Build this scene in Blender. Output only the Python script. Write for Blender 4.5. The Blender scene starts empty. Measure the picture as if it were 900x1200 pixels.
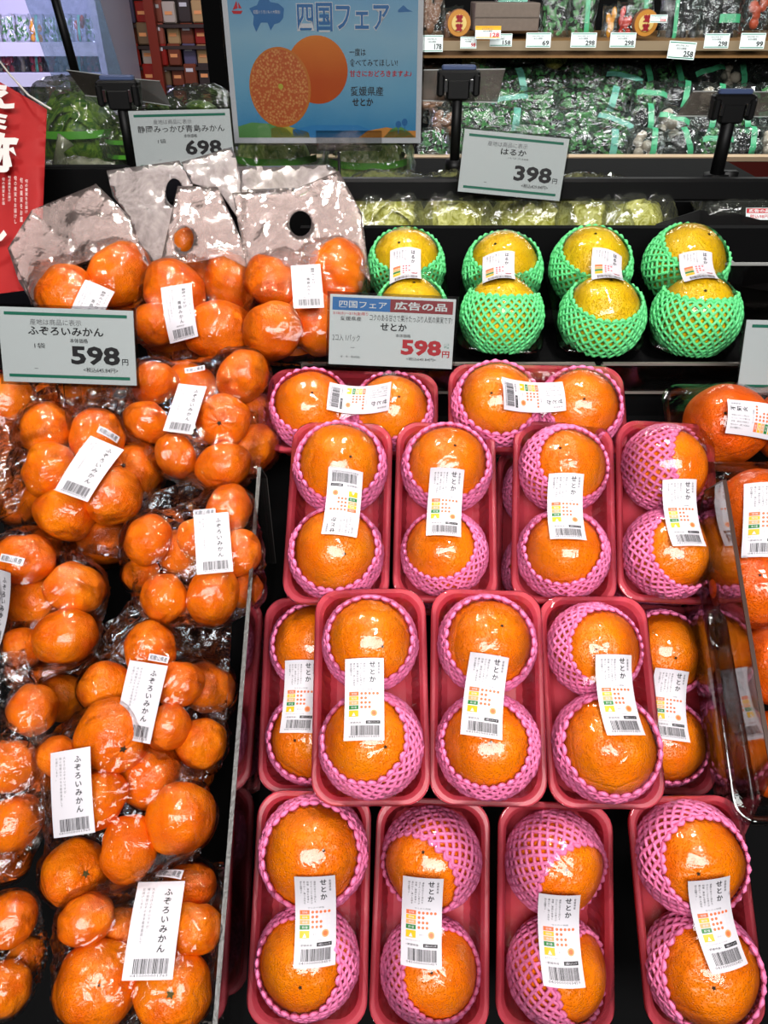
import bpy, bmesh, math, random
import numpy as np
from mathutils import Vector, Matrix, noise
from mathutils.bvhtree import BVHTree
from mathutils.geometry import delaunay_2d_cdt

# ------------------------------------------------------------------ camera, world, lights, exposure
SC = bpy.context.scene
COL = SC.collection
PITCH = math.radians(35.0)
CAM = Vector((0, 0, 1.5))
cd = bpy.data.cameras.new('camera'); cd.sensor_fit = 'VERTICAL'; cd.sensor_height = 36; cd.lens = 27
cd.clip_start = .02
co = bpy.data.objects.new('camera', cd); COL.objects.link(co)
co.location = CAM; co.rotation_euler = (math.radians(90) - PITCH, 0, 0)
SC.camera = co
SC.view_settings.view_transform = 'Standard'; SC.view_settings.look = 'None'
SC.view_settings.gamma = 1; SC.view_settings.use_curve_mapping = False
SC.view_settings.exposure = 0.3
SC.cycles.transparent_max_bounces = 24; SC.cycles.max_bounces = 8; SC.cycles.transmission_bounces = 4
SC.cycles.diffuse_bounces = 3; SC.cycles.glossy_bounces = 3
SC.cycles.sample_clamp_indirect = 4; SC.cycles.caustics_reflective = False; SC.cycles.caustics_refractive = False
W = bpy.data.worlds.new('world'); SC.world = W; W.use_nodes = True
W.node_tree.nodes['Background'].inputs[0].default_value = (.95, .97, 1, 1)
W.node_tree.nodes['Background'].inputs[1].default_value = .05

def area(name, loc, target, size, power, col=(1, .95, .88), sy=None, spread=180):
    l = bpy.data.lights.new(name, 'AREA'); l.energy = power; l.color = col
    l.shape = 'RECTANGLE' if sy else 'DISK'; l.size = size
    if sy: l.size_y = sy
    l.spread = math.radians(spread)
    o = bpy.data.objects.new(name, l); COL.objects.link(o); o.location = loc
    o.rotation_euler = (Vector(target) - Vector(loc)).to_track_quat('-Z', 'Y').to_euler()
    return o
# ceiling spots over the stand, the case lamps and the chiller lamps
area('track_spot', (.25, 1.05, 2.75), (.12, .52, .92), .16, 1.9, (1, .95, .88), spread=70)
area('track_spot', (-.5, 1.2, 2.75), (-.22, .8, 1.0), .14, 1.3, (1, .94, .86), spread=60)
area('track_spot', (.30, .15, 2.85), (.15, .6, 1.0), .18, 1.0, (1, .97, .93), spread=70)
area('ceiling_light', (.1, -1.0, 2.45), (.08, 1.0, 1.05), 1.8, 27, (1, .98, .96), sy=.8, spread=120)  # added fill panel behind the camera, brightens the upright cards
area('case_lamp', (1.0, 2.75, 2.2), (1.0, 3.0, 1.1), 2.6, 30, (.98, 1, .97), sy=.2)
area('chiller_lamp', (-1.75, 3.6, 2.3), (-1.75, 4.1, 1.0), 1.0, 30, (.80, .72, 1), sy=.3)
area('aisle_lamp', (-.9, 3.2, 2.8), (-1.0, 4.3, 1.2), .8, 7, (1, .93, .85), sy=.3)

# ------------------------------------------------------------------ projection helpers (photo pixel + distance -> world point)
FW = Vector((0, math.cos(PITCH), -math.sin(PITCH))); UP = Vector((0, math.sin(PITCH), math.cos(PITCH))); RT = Vector((1, 0, 0))
F = 900.0
def P(px, py, d):
    px, py, d = float(px), float(py), float(d)
    return CAM + d * (FW + RT * ((px - 450) / F) + UP * ((600 - py) / F))
def proj(p):
    q = Vector(p) - CAM; d = q.dot(FW)
    return 450 + F * q.dot(RT) / d, 600 - F * q.dot(UP) / d, d

# ------------------------------------------------------------------ objects
def link(name, mesh, parent=None, mat=None):
    o = bpy.data.objects.new(name, mesh); COL.objects.link(o)
    if parent is not None: o.parent = parent
    if mat is not None and mesh is not None and not mesh.materials:
        for m in (mat if isinstance(mat, (list, tuple)) else [mat]): mesh.materials.append(m)
    return o
LABELS = {}
def tag(o, label=None, cat=None, group=None, kind=None):
    if label:
        o['label'] = label; n = len(label.split())
        if not 4 <= n <= 16: print('LABEL LENGTH', n, label)
        if label in LABELS: print('LABEL TWICE', label)
        LABELS[label] = 1
    if cat: o['category'] = cat
    if group: o['group'] = group
    if kind: o['kind'] = kind
    return o
def empty(name, loc=(0, 0, 0), mat=None):
    o = bpy.data.objects.new(name, None); COL.objects.link(o); o.empty_display_size = .02
    if mat is not None: o.matrix_world = mat
    else: o.location = loc
    return o
def frame(loc, x, y, z):
    m = Matrix.Identity(4)
    for i, v in enumerate((x, y, z)):
        for k in range(3): m[k][i] = v[k]
    for k in range(3): m[k][3] = loc[k]
    return m
class MB:
    def __init__(s): s.v = []; s.f = []; s.m = []
    def add(s, vs, fs, mi=0):
        b = len(s.v); s.v += [tuple(v) for v in vs]; s.f += [tuple(i + b for i in f) for f in fs]; s.m += [mi] * len(fs); return s
    def box(s, c, d, mi=0, M=None, bev=0.0):
        x, y, z = d[0] / 2, d[1] / 2, d[2] / 2
        if bev:
            b = bev; vs = []
            for (a, e) in ((-z, 1), (-z + b, 0), (z - b, 0), (z, 1)):
                q = b if e else 0
                for (sx, sy) in ((-1, -1), (1, -1), (1, 1), (-1, 1)):
                    for k in ((0, 1) if sx * sy > 0 else (1, 0)):
                        vs.append((sx * (x - q - (b if k else 0)), sy * (y - q - (0 if k else b)), a))
            fs = [tuple(range(7, -1, -1)), tuple(range(24, 32))]
            for r in range(3):
                for i in range(8): fs.append((r * 8 + i, r * 8 + (i + 1) % 8, r * 8 + 8 + (i + 1) % 8, r * 8 + 8 + i))
        else:
            vs = [(i * x, j * y, k * z) for k in (-1, 1) for j in (-1, 1) for i in (-1, 1)]
            fs = [(0, 2, 3, 1), (4, 5, 7, 6), (0, 1, 5, 4), (2, 6, 7, 3), (0, 4, 6, 2), (1, 3, 7, 5)]
        vs = [Vector(v) + Vector(c) for v in vs]
        if M is not None: vs = [M @ v for v in vs]
        return s.add(vs, fs, mi)
    def tube(s, pts, r, n=8, mi=0, caps=True):
        pts = [Vector(p) for p in pts]; vs = []; fs = []
        prev = None
        for i, p in enumerate(pts):
            t = (pts[min(i + 1, len(pts) - 1)] - pts[max(i - 1, 0)]).normalized()
            if prev is None: u = t.orthogonal().normalized()
            else:
                u = prev - t * prev.dot(t); u = u.normalized() if u.length > 1e-6 else t.orthogonal().normalized()
            prev = u; w = t.cross(u); rr = r[i] if isinstance(r, (list, tuple)) else r
            for k in range(n):
                a = 2 * math.pi * k / n; vs.append(p + rr * (math.cos(a) * u + math.sin(a) * w))
        for i in range(len(pts) - 1):
            for k in range(n): fs.append((i * n + k, i * n + (k + 1) % n, (i + 1) * n + (k + 1) % n, (i + 1) * n + k))
        if caps: fs += [tuple(range(n - 1, -1, -1)), tuple((len(pts) - 1) * n + k for k in range(n))]
        return s.add(vs, fs, mi)
    def prism(s, poly, z0, z1, mi=0, M=None):
        n = len(poly); vs = [Vector((x, y, z0)) for x, y in poly] + [Vector((x, y, z1)) for x, y in poly]
        fs = [tuple(range(n - 1, -1, -1)), tuple(range(n, 2 * n))] + [(i, (i + 1) % n, n + (i + 1) % n, n + i) for i in range(n)]
        if M is not None: vs = [M @ v for v in vs]
        return s.add(vs, fs, mi)
    def mesh(s, name, mats, smooth=False):
        me = bpy.data.meshes.new(name); me.from_pydata([tuple(v) for v in s.v], [], s.f)
        for m in (mats if isinstance(mats, (list, tuple)) else [mats]): me.materials.append(m)
        if any(s.m): me.polygons.foreach_set('material_index', s.m)
        if smooth: me.polygons.foreach_set('use_smooth', [True] * len(s.f))
        me.update(); return me
    def build(s, name, mats, parent=None, smooth=False): return link(name, s.mesh(name, mats, smooth), parent)
def copy_tree(o, parent=None):
    c = o.copy(); COL.objects.link(c); c.parent = parent
    for ch in [k for k in o.children]: copy_tree(ch, c)
    return c

# ------------------------------------------------------------------ materials
def newmat(name):
    m = bpy.data.materials.new(name); m.use_nodes = True; nt = m.node_tree
    return m, nt, nt.nodes['Principled BSDF']
def rgb(r, g, b):
    f = lambda c: ((c / 255 + .055) / 1.055) ** 2.4 if c > 10 else c / 255 / 12.92
    return (f(r), f(g), f(b), 1)
def N(nt, t, **kw):
    n = nt.nodes.new(t)
    for k, v in kw.items():
        if k.startswith('_'): setattr(n, k[1:], v)
        else: n.inputs[k].default_value = v
    return n
def plain(name, col, rough=.5, spec=.5, metal=0, bump=0, bscale=60, var=0, coat=0):
    m, nt, b = newmat(name); L = nt.links.new
    b.inputs['Base Color'].default_value = col; b.inputs['Roughness'].default_value = rough
    b.inputs['Specular IOR Level'].default_value = spec; b.inputs['Metallic'].default_value = metal
    b.inputs['Coat Weight'].default_value = coat
    tc = N(nt, 'ShaderNodeTexCoord')
    if bump or var:
        no = N(nt, 'ShaderNodeTexNoise', Scale=bscale, Detail=4.0); L(tc.outputs['Object'], no.inputs['Vector'])
        if bump:
            bp = N(nt, 'ShaderNodeBump', Strength=bump, Distance=.002); L(no.outputs['Fac'], bp.inputs['Height']); L(bp.outputs[0], b.inputs['Normal'])
        if var:
            mx = N(nt, 'ShaderNodeMix', _data_type='RGBA', _blend_type='MULTIPLY'); mx.inputs[0].default_value = var
            mx.inputs[6].default_value = col; L(no.outputs['Fac'], mx.inputs[7]); L(mx.outputs[2], b.inputs['Base Color'])
    return m
def peel(name, c1, c2, c3, pore=.35, rough=.36):
    m, nt, b = newmat(name); L = nt.links.new
    tc = N(nt, 'ShaderNodeTexCoord'); oi = N(nt, 'ShaderNodeObjectInfo')
    ad = N(nt, 'ShaderNodeVectorMath', _operation='MULTIPLY_ADD'); L(oi.outputs['Random'], ad.inputs[0]); ad.inputs[1].default_value = (9, 7, 5); L(tc.outputs['Object'], ad.inputs[2])
    n1 = N(nt, 'ShaderNodeTexNoise', Scale=1.3, Detail=3.0); L(ad.outputs[0], n1.inputs['Vector'])
    r1 = N(nt, 'ShaderNodeMapRange'); r1.inputs[1].default_value = .35; r1.inputs[2].default_value = .7; L(n1.outputs['Fac'], r1.inputs[0])
    m1 = N(nt, 'ShaderNodeMix', _data_type='RGBA'); m1.inputs[6].default_value = c1; m1.inputs[7].default_value = c2; L(r1.outputs[0], m1.inputs[0])
    m2 = N(nt, 'ShaderNodeMix', _data_type='RGBA'); m2.inputs[7].default_value = c2
    r2 = N(nt, 'ShaderNodeMath', _operation='MULTIPLY'); r2.inputs[1].default_value = .55; L(oi.outputs['Random'], r2.inputs[0]); L(r2.outputs[0], m2.inputs[0]); L(m1.outputs[2], m2.inputs[6])
    n2 = N(nt, 'ShaderNodeTexNoise', Scale=3.2, Detail=6.0, Roughness=.75); L(ad.outputs[0], n2.inputs['Vector'])
    r3 = N(nt, 'ShaderNodeMapRange'); r3.inputs[1].default_value = .66; r3.inputs[2].default_value = .76; r3.inputs[4].default_value = .55; L(n2.outputs['Fac'], r3.inputs[0])
    m3 = N(nt, 'ShaderNodeMix', _data_type='RGBA'); m3.inputs[7].default_value = c3; L(r3.outputs[0], m3.inputs[0]); L(m2.outputs[2], m3.inputs[6])
    L(m3.outputs[2], b.inputs['Base Color'])
    vo = N(nt, 'ShaderNodeTexVoronoi', Scale=26.0); L(tc.outputs['Object'], vo.inputs['Vector'])
    pr = N(nt, 'ShaderNodeMapRange'); pr.inputs[1].default_value = .1; pr.inputs[2].default_value = .45; L(vo.outputs['Distance'], pr.inputs[0])
    n3 = N(nt, 'ShaderNodeTexNoise', Scale=6.0, Detail=4.0); L(ad.outputs[0], n3.inputs['Vector'])
    sm = N(nt, 'ShaderNodeMath', _operation='MULTIPLY_ADD'); L(n3.outputs['Fac'], sm.inputs[0]); sm.inputs[1].default_value = 1.5; L(pr.outputs[0], sm.inputs[2])
    bp = N(nt, 'ShaderNodeBump', Strength=pore * 1.5, Distance=.0016); L(sm.outputs[0], bp.inputs['Height']); L(bp.outputs[0], b.inputs['Normal'])
    b.inputs['Roughness'].default_value = rough; b.inputs['Specular IOR Level'].default_value = .45
    b.inputs['Subsurface Weight'].default_value = .0
    return m
def film(name, tint=(.97, .97, .97, 1), rough=.06, f0=.05, bump=.5, scale=22, white=0.0, wcol=(.9, .88, .88, 1), gl=1.0, fine=1.0, crease=0.0):
    m, nt, b = newmat(name); L = nt.links.new; nt.nodes.remove(b)
    out = nt.nodes['Material Output']
    tr = N(nt, 'ShaderNodeBsdfTransparent'); tr.inputs[0].default_value = tint
    g = N(nt, 'ShaderNodeBsdfGlossy', Roughness=rough); g.inputs[0].default_value = (gl, gl, gl, 1)
    tc = N(nt, 'ShaderNodeTexCoord'); geo = N(nt, 'ShaderNodeNewGeometry')
    nz = N(nt, 'ShaderNodeTexNoise', Scale=scale * .6, Detail=2.0); L(geo.outputs['Position'], nz.inputs['Vector'])
    wv = N(nt, 'ShaderNodeVectorMath', _operation='MULTIPLY_ADD'); L(nz.outputs['Color'], wv.inputs[0]); wv.inputs[1].default_value = (.05, .05, .05); L(geo.outputs['Position'], wv.inputs[2])
    vo = N(nt, 'ShaderNodeTexVoronoi', Scale=scale); L(wv.outputs[0], vo.inputs['Vector'])
    n2 = N(nt, 'ShaderNodeTexNoise', Scale=scale * 5, Detail=3.0); L(wv.outputs[0], n2.inputs['Vector'])
    sm = N(nt, 'ShaderNodeMath', _operation='MULTIPLY_ADD'); L(n2.outputs['Fac'], sm.inputs[0]); sm.inputs[1].default_value = .25 * fine; L(vo.outputs['Distance'], sm.inputs[2])
    if crease:
        ve = N(nt, 'ShaderNodeTexVoronoi', _feature='DISTANCE_TO_EDGE', Scale=scale * .42); L(wv.outputs[0], ve.inputs['Vector'])
        er = N(nt, 'ShaderNodeMapRange'); er.inputs[1].default_value = 0; er.inputs[2].default_value = .022; er.inputs[3].default_value = crease; er.inputs[4].default_value = 0; L(ve.outputs['Distance'], er.inputs[0])
        s2 = N(nt, 'ShaderNodeMath', _operation='ADD'); L(sm.outputs[0], s2.inputs[0]); L(er.outputs[0], s2.inputs[1]); sm = s2
    bp = N(nt, 'ShaderNodeBump', Strength=bump, Distance=.01); L(sm.outputs[0], bp.inputs['Height']); L(bp.outputs[0], g.inputs['Normal'])
    fr = N(nt, 'ShaderNodeLayerWeight', Blend=.28); L(bp.outputs[0], fr.inputs['Normal'])
    mr = N(nt, 'ShaderNodeMapRange'); mr.inputs[3].default_value = f0; mr.inputs[4].default_value = .75; L(fr.outputs['Fresnel'], mr.inputs[0])
    mx = N(nt, 'ShaderNodeMixShader'); L(mr.outputs[0], mx.inputs[0])
    base = tr.outputs[0]
    if white:
        df = N(nt, 'ShaderNodeBsdfDiffuse'); df.inputs[0].default_value = wcol
        tl = N(nt, 'ShaderNodeBsdfTranslucent'); tl.inputs[0].default_value = wcol
        a = N(nt, 'ShaderNodeMixShader'); a.inputs[0].default_value = .45; L(df.outputs[0], a.inputs[1]); L(tl.outputs[0], a.inputs[2])
        c = N(nt, 'ShaderNodeMixShader'); L(tr.outputs[0], c.inputs[1]); L(a.outputs[0], c.inputs[2])
        wr = N(nt, 'ShaderNodeMapRange'); wr.inputs[1].default_value = .3; wr.inputs[2].default_value = .75
        wr.inputs[3].default_value = white * .75; wr.inputs[4].default_value = min(1, white * 1.3); L(n2.outputs['Fac'], wr.inputs[0]); L(wr.outputs[0], c.inputs[0])
        base = c.outputs[0]
    L(base, mx.inputs[1]); L(g.outputs[0], mx.inputs[2]); L(mx.outputs[0], out.inputs[0])
    return m
M = {}
M['orange'] = peel('orange_peel', rgb(255, 138, 0), rgb(250, 112, 0), rgb(150, 72, 12), .45, .34)
M['orange_deep'] = peel('deep_orange_peel', rgb(250, 112, 8), rgb(240, 86, 4), rgb(150, 60, 10), .5, .32)
M['mandarin'] = peel('mandarin_peel', rgb(254, 134, 0), rgb(238, 98, 0), rgb(150, 88, 10), .42, .34)
M['yellow'] = peel('yellow_peel', rgb(248, 208, 24), rgb(242, 186, 14), rgb(190, 110, 10), .55, .36)
M['stem'] = plain('dry_stem', rgb(92, 84, 40), .8, bump=.5)
M['stem_dark'] = plain('dark_stem', rgb(52, 40, 22), .8, bump=.5)
M['net_pink'] = plain('pink_foam', rgb(246, 128, 178), .5, .35, bump=.15, bscale=400)
M['net_green'] = plain('green_foam', rgb(106, 222, 140), .5, .35, bump=.15, bscale=400)
def tray_mat(name, col, tr):
    m, nt, b = newmat(name); b.inputs['Base Color'].default_value = col; b.inputs['Roughness'].default_value = .28
    L = nt.links.new; out = nt.nodes['Material Output']
    t = N(nt, 'ShaderNodeBsdfTranslucent'); t.inputs[0].default_value = col
    mx = N(nt, 'ShaderNodeMixShader'); mx.inputs[0].default_value = tr; L(b.outputs[0], mx.inputs[1]); L(t.outputs[0], mx.inputs[2]); L(mx.outputs[0], out.inputs[0])
    return m
M['tray'] = tray_mat('salmon_plastic', rgb(252, 96, 114), .4)
M['film'] = film('stretch_film', f0=.022, bump=.25, scale=26, rough=.05, crease=.16)
M['bagfilm'] = film('cellophane', tint=(.97, .96, .96, 1), f0=.013, bump=.4, scale=34, rough=.03, crease=.22)
M['tail'] = film('crumpled_cellophane', tint=(.94, .93, .94, 1), f0=.045, bump=.8, crease=.3, scale=36, rough=.08)
M['haze'] = film('hazy_bag', tint=(.97, .95, .95, 1), f0=.02, bump=.3, scale=26, white=.26, rough=.08, wcol=rgb(255, 232, 226))
M['frost'] = film('frosted_bag', tint=(.95, .92, .92, 1), f0=.03, bump=.22, scale=24, white=.40, rough=.14, wcol=rgb(252, 238, 236))
M['clear'] = film('clear_plastic', tint=(.88, .88, .88, 1), f0=.06, bump=.05, scale=10, rough=.06)
M['darkclear'] = film('smoky_plastic', tint=(.62, .60, .60, 1), f0=.10, bump=.10, scale=10, rough=.08)
M['acrylic'] = film('acrylic_sheet', tint=(.74, .72, .72, 1), f0=.22, bump=.01, scale=6, rough=.05)
M['acrylic_edge'] = plain('cut_acrylic_edge', rgb(84, 82, 80), .3, .6, bump=.6, bscale=300)
M['paper'] = plain('white_sticker_paper', rgb(212, 208, 215), .45)
M['card'] = plain('white_card', rgb(234, 243, 243), .5)
M['ink'] = plain('black_ink', rgb(28, 26, 30), .5)
M['inkgrey'] = plain('grey_ink', rgb(110, 108, 112), .5)
M['red'] = plain('red_ink', rgb(206, 22, 40), .5)
M['dred'] = plain('dark_red_ink', rgb(150, 20, 36), .5)
M['blue'] = plain('blue_ink', rgb(30, 120, 196), .5)
M['green'] = plain('green_ink', rgb(10, 128, 100), .5)
M['c_or'] = plain('orange_ink', rgb(226, 110, 60), .5)
M['c_ye'] = plain('yellow_ink', rgb(236, 178, 20), .5)
M['c_pe'] = plain('peach_ink', rgb(240, 160, 100), .5)
M['c_gr'] = plain('dark_green_ink', rgb(36, 120, 50), .5)
M['c_lg'] = plain('pale_grey_ink', rgb(214, 212, 216), .5)
M['black'] = plain('black_plastic', rgb(9, 9, 10), .45, .3)
M['blackmat'] = plain('black_painted_board', rgb(5, 5, 6), .8, .12, bump=.2)
M['blackmetal'] = plain('black_metal', rgb(7, 7, 8), .5, .25)
M['bluegrey'] = plain('blue_grey_plastic', rgb(70, 84, 120), .35)
M['chrome'] = plain('chrome', rgb(190, 190, 195), .2, metal=1)

# ------------------------------------------------------------------ printed layouts (millimetres, origin top left, y down)
_tc = {}
def text_arrays(body, off=0.0, res=2):
    if any(ch in body for ch in '愛媛県産食静岡島度袋税価格本体歌'): off = min(off, .008)
    k = (body, off, res)
    if k in _tc: return _tc[k]
    c = bpy.data.curves.new('lettering', 'FONT'); c.body = body; c.resolution_u = res; c.offset = off; c.fill_mode = 'FRONT'
    if '\n' in body: c.space_line = 1.12; c.align_x = 'CENTER'
    o = bpy.data.objects.new('lettering', c); COL.objects.link(o); bpy.context.view_layer.update()
    me = bpy.data.meshes.new_from_object(o.evaluated_get(bpy.context.evaluated_depsgraph_get()))
    vs = np.array([v.co[:2] for v in me.vertices]).reshape(-1, 2); fs = [tuple(p.vertices) for p in me.polygons]
    bpy.data.objects.remove(o); bpy.data.curves.remove(c); bpy.data.meshes.remove(me)
    lo, hi = vs.min(0), vs.max(0); vs = (vs - lo) / np.maximum(hi - lo, 1e-6)
    _tc[k] = (vs, fs); return _tc[k]
class Layout:
    """Flat print: groups (name -> list of (verts mm, faces, material, lift))."""
    def __init__(s, w, h): s.w = w; s.h = h; s.g = {}
    def _add(s, g, vs, fs, mat, lift): s.g.setdefault(g, []).append((np.asarray(vs, float), fs, mat, lift))
    def text(s, g, body, x0, y0, x1, y1, mat='ink', off=0.0, res=2, lift=2):
        vs, fs = text_arrays(body, off, res)
        v = np.empty_like(vs); v[:, 0] = x0 + vs[:, 0] * (x1 - x0); v[:, 1] = y1 - vs[:, 1] * (y1 - y0)
        s._add(g, v, [f[::-1] for f in fs] if False else fs, mat, lift)
    def rect(s, g, x0, y0, x1, y1, mat, lift=1, seg=3.0):
        nx = max(1, int(math.ceil((x1 - x0) / seg))); ny = max(1, int(math.ceil((y1 - y0) / seg)))
        vs = [(x0 + (x1 - x0) * i / nx, y1 + (y0 - y1) * j / ny) for j in range(ny + 1) for i in range(nx + 1)]
        fs = [(j * (nx + 1) + i, j * (nx + 1) + i + 1, (j + 1) * (nx + 1) + i + 1, (j + 1) * (nx + 1) + i) for j in range(ny) for i in range(nx)]
        s._add(g, vs, fs, mat, lift)
    def poly(s, g, pts, mat, lift=1): s._add(g, pts, [tuple(range(len(pts)))[::-1]], mat, lift)
    def disc(s, g, cx, cy, r, mat, lift=2, n=10, ry=None):
        ry = ry or r
        s._add(g, [(cx + r * math.cos(-2 * math.pi * i / n), cy + ry * math.sin(-2 * math.pi * i / n)) for i in range(n)], [tuple(range(n))], mat, lift)
    def barcode(s, x0, y0, x1, y1, digits, seed=3):
        rnd = random.Random(seed); x = x0
        while x < x1 - .3:
            w = rnd.choice((.25, .3, .5, .75)); s.rect('barcode', x, y0, min(x + w, x1), y1 - (2.0 if digits else 0), 'ink', 2, 6)
            x += w + rnd.choice((.25, .3, .5))
        if digits: s.text('barcode', digits, x0 - 1.5, y1 - 1.7, x1, y1, 'ink', res=1)
    def emit(s, parent, fn, ox=0, oy=0, lift_mm=.08):
        """fn(x_m, y_m, z_m) -> local point; x right, y up from the centre of the print."""
        for g, items in s.g.items():
            mats = []; mb = MB()
            for vs, fs, mat, lift in items:
                if mat not in mats: mats.append(mat)
                pts = [fn((a - s.w / 2) / 1000, (s.h / 2 - b) / 1000, lift * lift_mm / 1000) for a, b in vs]
                mb.add(pts, fs, mats.index(mat))
            mb.build(g, [M[m] for m in mats], parent)

def setoka_layout(big='せ\nと\nか'):
    L = Layout(35, 72)
    L.text('lettering', '愛\n媛\n県\n産', 29.5, 3.5, 31.5, 13.5)
    L.text('lettering', big, 22, 3, 27.8, 21, off=.025)
    for i, t in enumerate(['濃\n厚\nな\n甘\nさ\nと\n溢\nれ\nる', 'ほ\nど\nた\nっ\nぷ\nり\nな\n果\n汁\nが', '特\n徴\n、\n果\n肉\nも\n非\n常\nに', '柔\nら\nか\nく\n、\n高\nい\n人\n気\nを', '誇\nる\n品\n種\nで\nす\n。']):
        L.text('lettering', t, 16.6 - i * 3, 4, 18.4 - i * 3, (23, 24, 23, 24, 17)[i], res=1)
    L.text('lettering', 'せとかの特徴', 11, 26.6, 25, 28, 'inkgrey', res=1)
    for i, (c, n, t) in enumerate((('c_or', 5, '甘味'), ('c_ye', 2, '酸味'), ('c_pe', 3, '食感'), ('c_gr', 3, '果汁量'))):
        y = 29.2 + i * 4.0
        L.rect('rating_chart', 4, y, 12.5, y + 3.5, c); L.text('rating_chart', t, 6, y + .8, 10.8, y + 2.7, 'paper', res=1, lift=3)
        for k in range(5): L.disc('rating_chart', 15.2 + k * 3.5, y + 1.7, 1.25, 'c_or' if k < n else 'c_lg', n=8)
    L.rect('rating_chart', 4, 45.6, 12.5, 51.2, 'c_ye'); L.poly('rating_chart', [(6.6, 50.6), (10, 50.6), (8.3, 47.4)], 'paper', 3)
    L.disc('rating_chart', 26, 48.2, 3.0, 'c_pe', n=12); L.disc('rating_chart', 26, 48.2, 1.9, 'c_or', 3, 12)
    L.text('lettering', '皮をむいて', 15.5, 47.8, 22, 49.2, 'inkgrey', res=1)
    L.text('lettering', '※イラストはイメージです', 4, 52.5, 23, 53.8, 'inkgrey', res=1)
    L.text('lettering', '−愛媛県産−', 4, 55.6, 16.5, 57.2, res=1)
    L.rect('rating_chart', 19, 54.8, 31.5, 57.6, 'ink'); L.text('rating_chart', '2個入パック', 20.2, 55.4, 30.3, 57.0, 'paper', res=1, lift=3)
    L.barcode(6, 59, 31, 69.5, '0410000003459', 5)
    return L
def haruka_layout():
    L = Layout(38, 54)
    L.text('lettering', 'は\nる\nか', 26, 3, 31, 20, off=.03)
    for i, t in enumerate(['ま\nろ\nや\nか\nな\n酸\n味\nと', '爽\nや\nか\nな\n香\nり\nと', '上\n品\nな\n甘\nさ\nが', '特\n徴\nの\n黄\n色\nい', '柑\n橘\nで\nす']):
        L.text('lettering', t, 18 - i * 3.4, 3, 19.8 - i * 3.4, (19, 17, 15, 14, 10)[i], res=1)
    L.text('lettering', 'はるかの特徴', 12, 21, 26, 22.4, 'inkgrey', res=1)
    for i, (c, n) in enumerate((('c_or', 3), ('c_pe', 2), ('c_gr', 3), ('c_ye', 1))):
        y = 23 + i * 4.1
        L.rect('rating_chart', 4, y, 13, y + (3.7 if i < 3 else 5.2), c)
        if i < 4:
            for k in range(5): L.disc('rating_chart', 16.5 + k * 3.6, y + 1.8, 1.2, 'red' if k < n else 'c_lg', n=8)
    L.poly('rating_chart', [(26, 38), (34, 37), (33, 40), (27, 40.5)], 'dred', 3)
    L.text('lettering', '−愛媛県産−', 14, 41.5, 24, 43, res=1)
    L.barcode(6, 44.5, 34, 52, '', 8)
    return L
def mikan_layout(body='ふぞろいみかん', origin='和歌山県産', two=None):
    L = Layout(38, 70)
    if two:
        L.text('lettering', '\n'.join(two[0]), 25, 6, 30, 32, off=.02); L.text('lettering', '\n'.join(two[1]), 18.5, 22, 23.5, 50, off=.02)
        cols = ['静\n岡\nの\n青\n島\nみ\nか\nん\nで\nす', '袋\nの\nま\nま\n冷\n暗\n所\nで\n保\n存\nし', 'お\n早\nめ\nに\nお\n召\nし\n上\nが\nり\n下\nさ\nい']
        for i, t in enumerate(cols): L.text('lettering', t, 12.4 - i * 3.6, 5, 14.2 - i * 3.6, (32, 40, 46)[i], 'inkgrey', res=1)
        L.text('lettering', 'い\nそ\nの\nか\nお\nり\nあ\nふ\nれ\nる', 32.6, 4, 34.6, 42, 'inkgrey', res=1)
        L.text('lettering', '−静岡県産−', 12, 52, 24, 54, res=1)
    else:
        L.text('lettering', '\n'.join(body), 23, 6, 29.5, 52, off=.02)
        cols = ['大\nき\nさ\nは\nふ\nぞ\nろ\nい\nで\nす\nが\n、', '味\nの\n特\n徴\nは\nそ\nの\nま\nま\n産\n地\n直\n送\nし\nて', 'お\n届\nけ\nし\nま\nす\n。']
        for i, t in enumerate(cols): L.text('lettering', t, 12.6 - i * 3.8, 5, 14.8 - i * 3.8, (38, 46, 24)[i], 'inkgrey', res=1)
    L.barcode(7, 56, 34, 68, '0410000001769', 9)
    return L
def origin_layout():
    L = Layout(23, 7.5); L.text('lettering', '和歌山県産', 1.5, 1, 21.5, 6.5, off=.02); return L
LAY = dict(setoka=setoka_layout(), shiranui=setoka_layout('不\n知\n火'), haruka=haruka_layout(), mikan=mikan_layout(), aoshima=mikan_layout(two=('静岡みっかび', '青島みかん')), origin=origin_layout())

def sticker(parent, lay, fn, scale=1.0, name='sticker'):
    """fn(x, y, lift) -> point in the parent's local frame for a point of the sticker; the paper is a thin curved sheet."""
    L = LAY[lay]; w, h = L.w / 1000, L.h / 1000; nx, ny = 14, 24; mb = MB()
    g = [[(-w / 2 + w * i / nx, -h / 2 + h * j / ny) for i in range(nx + 1)] for j in range(ny + 1)]
    top = [fn(x, y, 0) for r in g for x, y in r]; bot = [fn(x, y, -.0002) for r in g for x, y in r]
    k = (nx + 1) * (ny + 1); idx = lambda j, i: j * (nx + 1) + i
    fs = [(idx(j, i), idx(j, i + 1), idx(j + 1, i + 1), idx(j + 1, i)) for j in range(ny) for i in range(nx)]
    mb.add(top, fs); mb.add(bot, [f[::-1] for f in fs])
    o = mb.build(name, M['paper'], parent, smooth=True)
    L.emit(o, fn)
    return o
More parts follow.
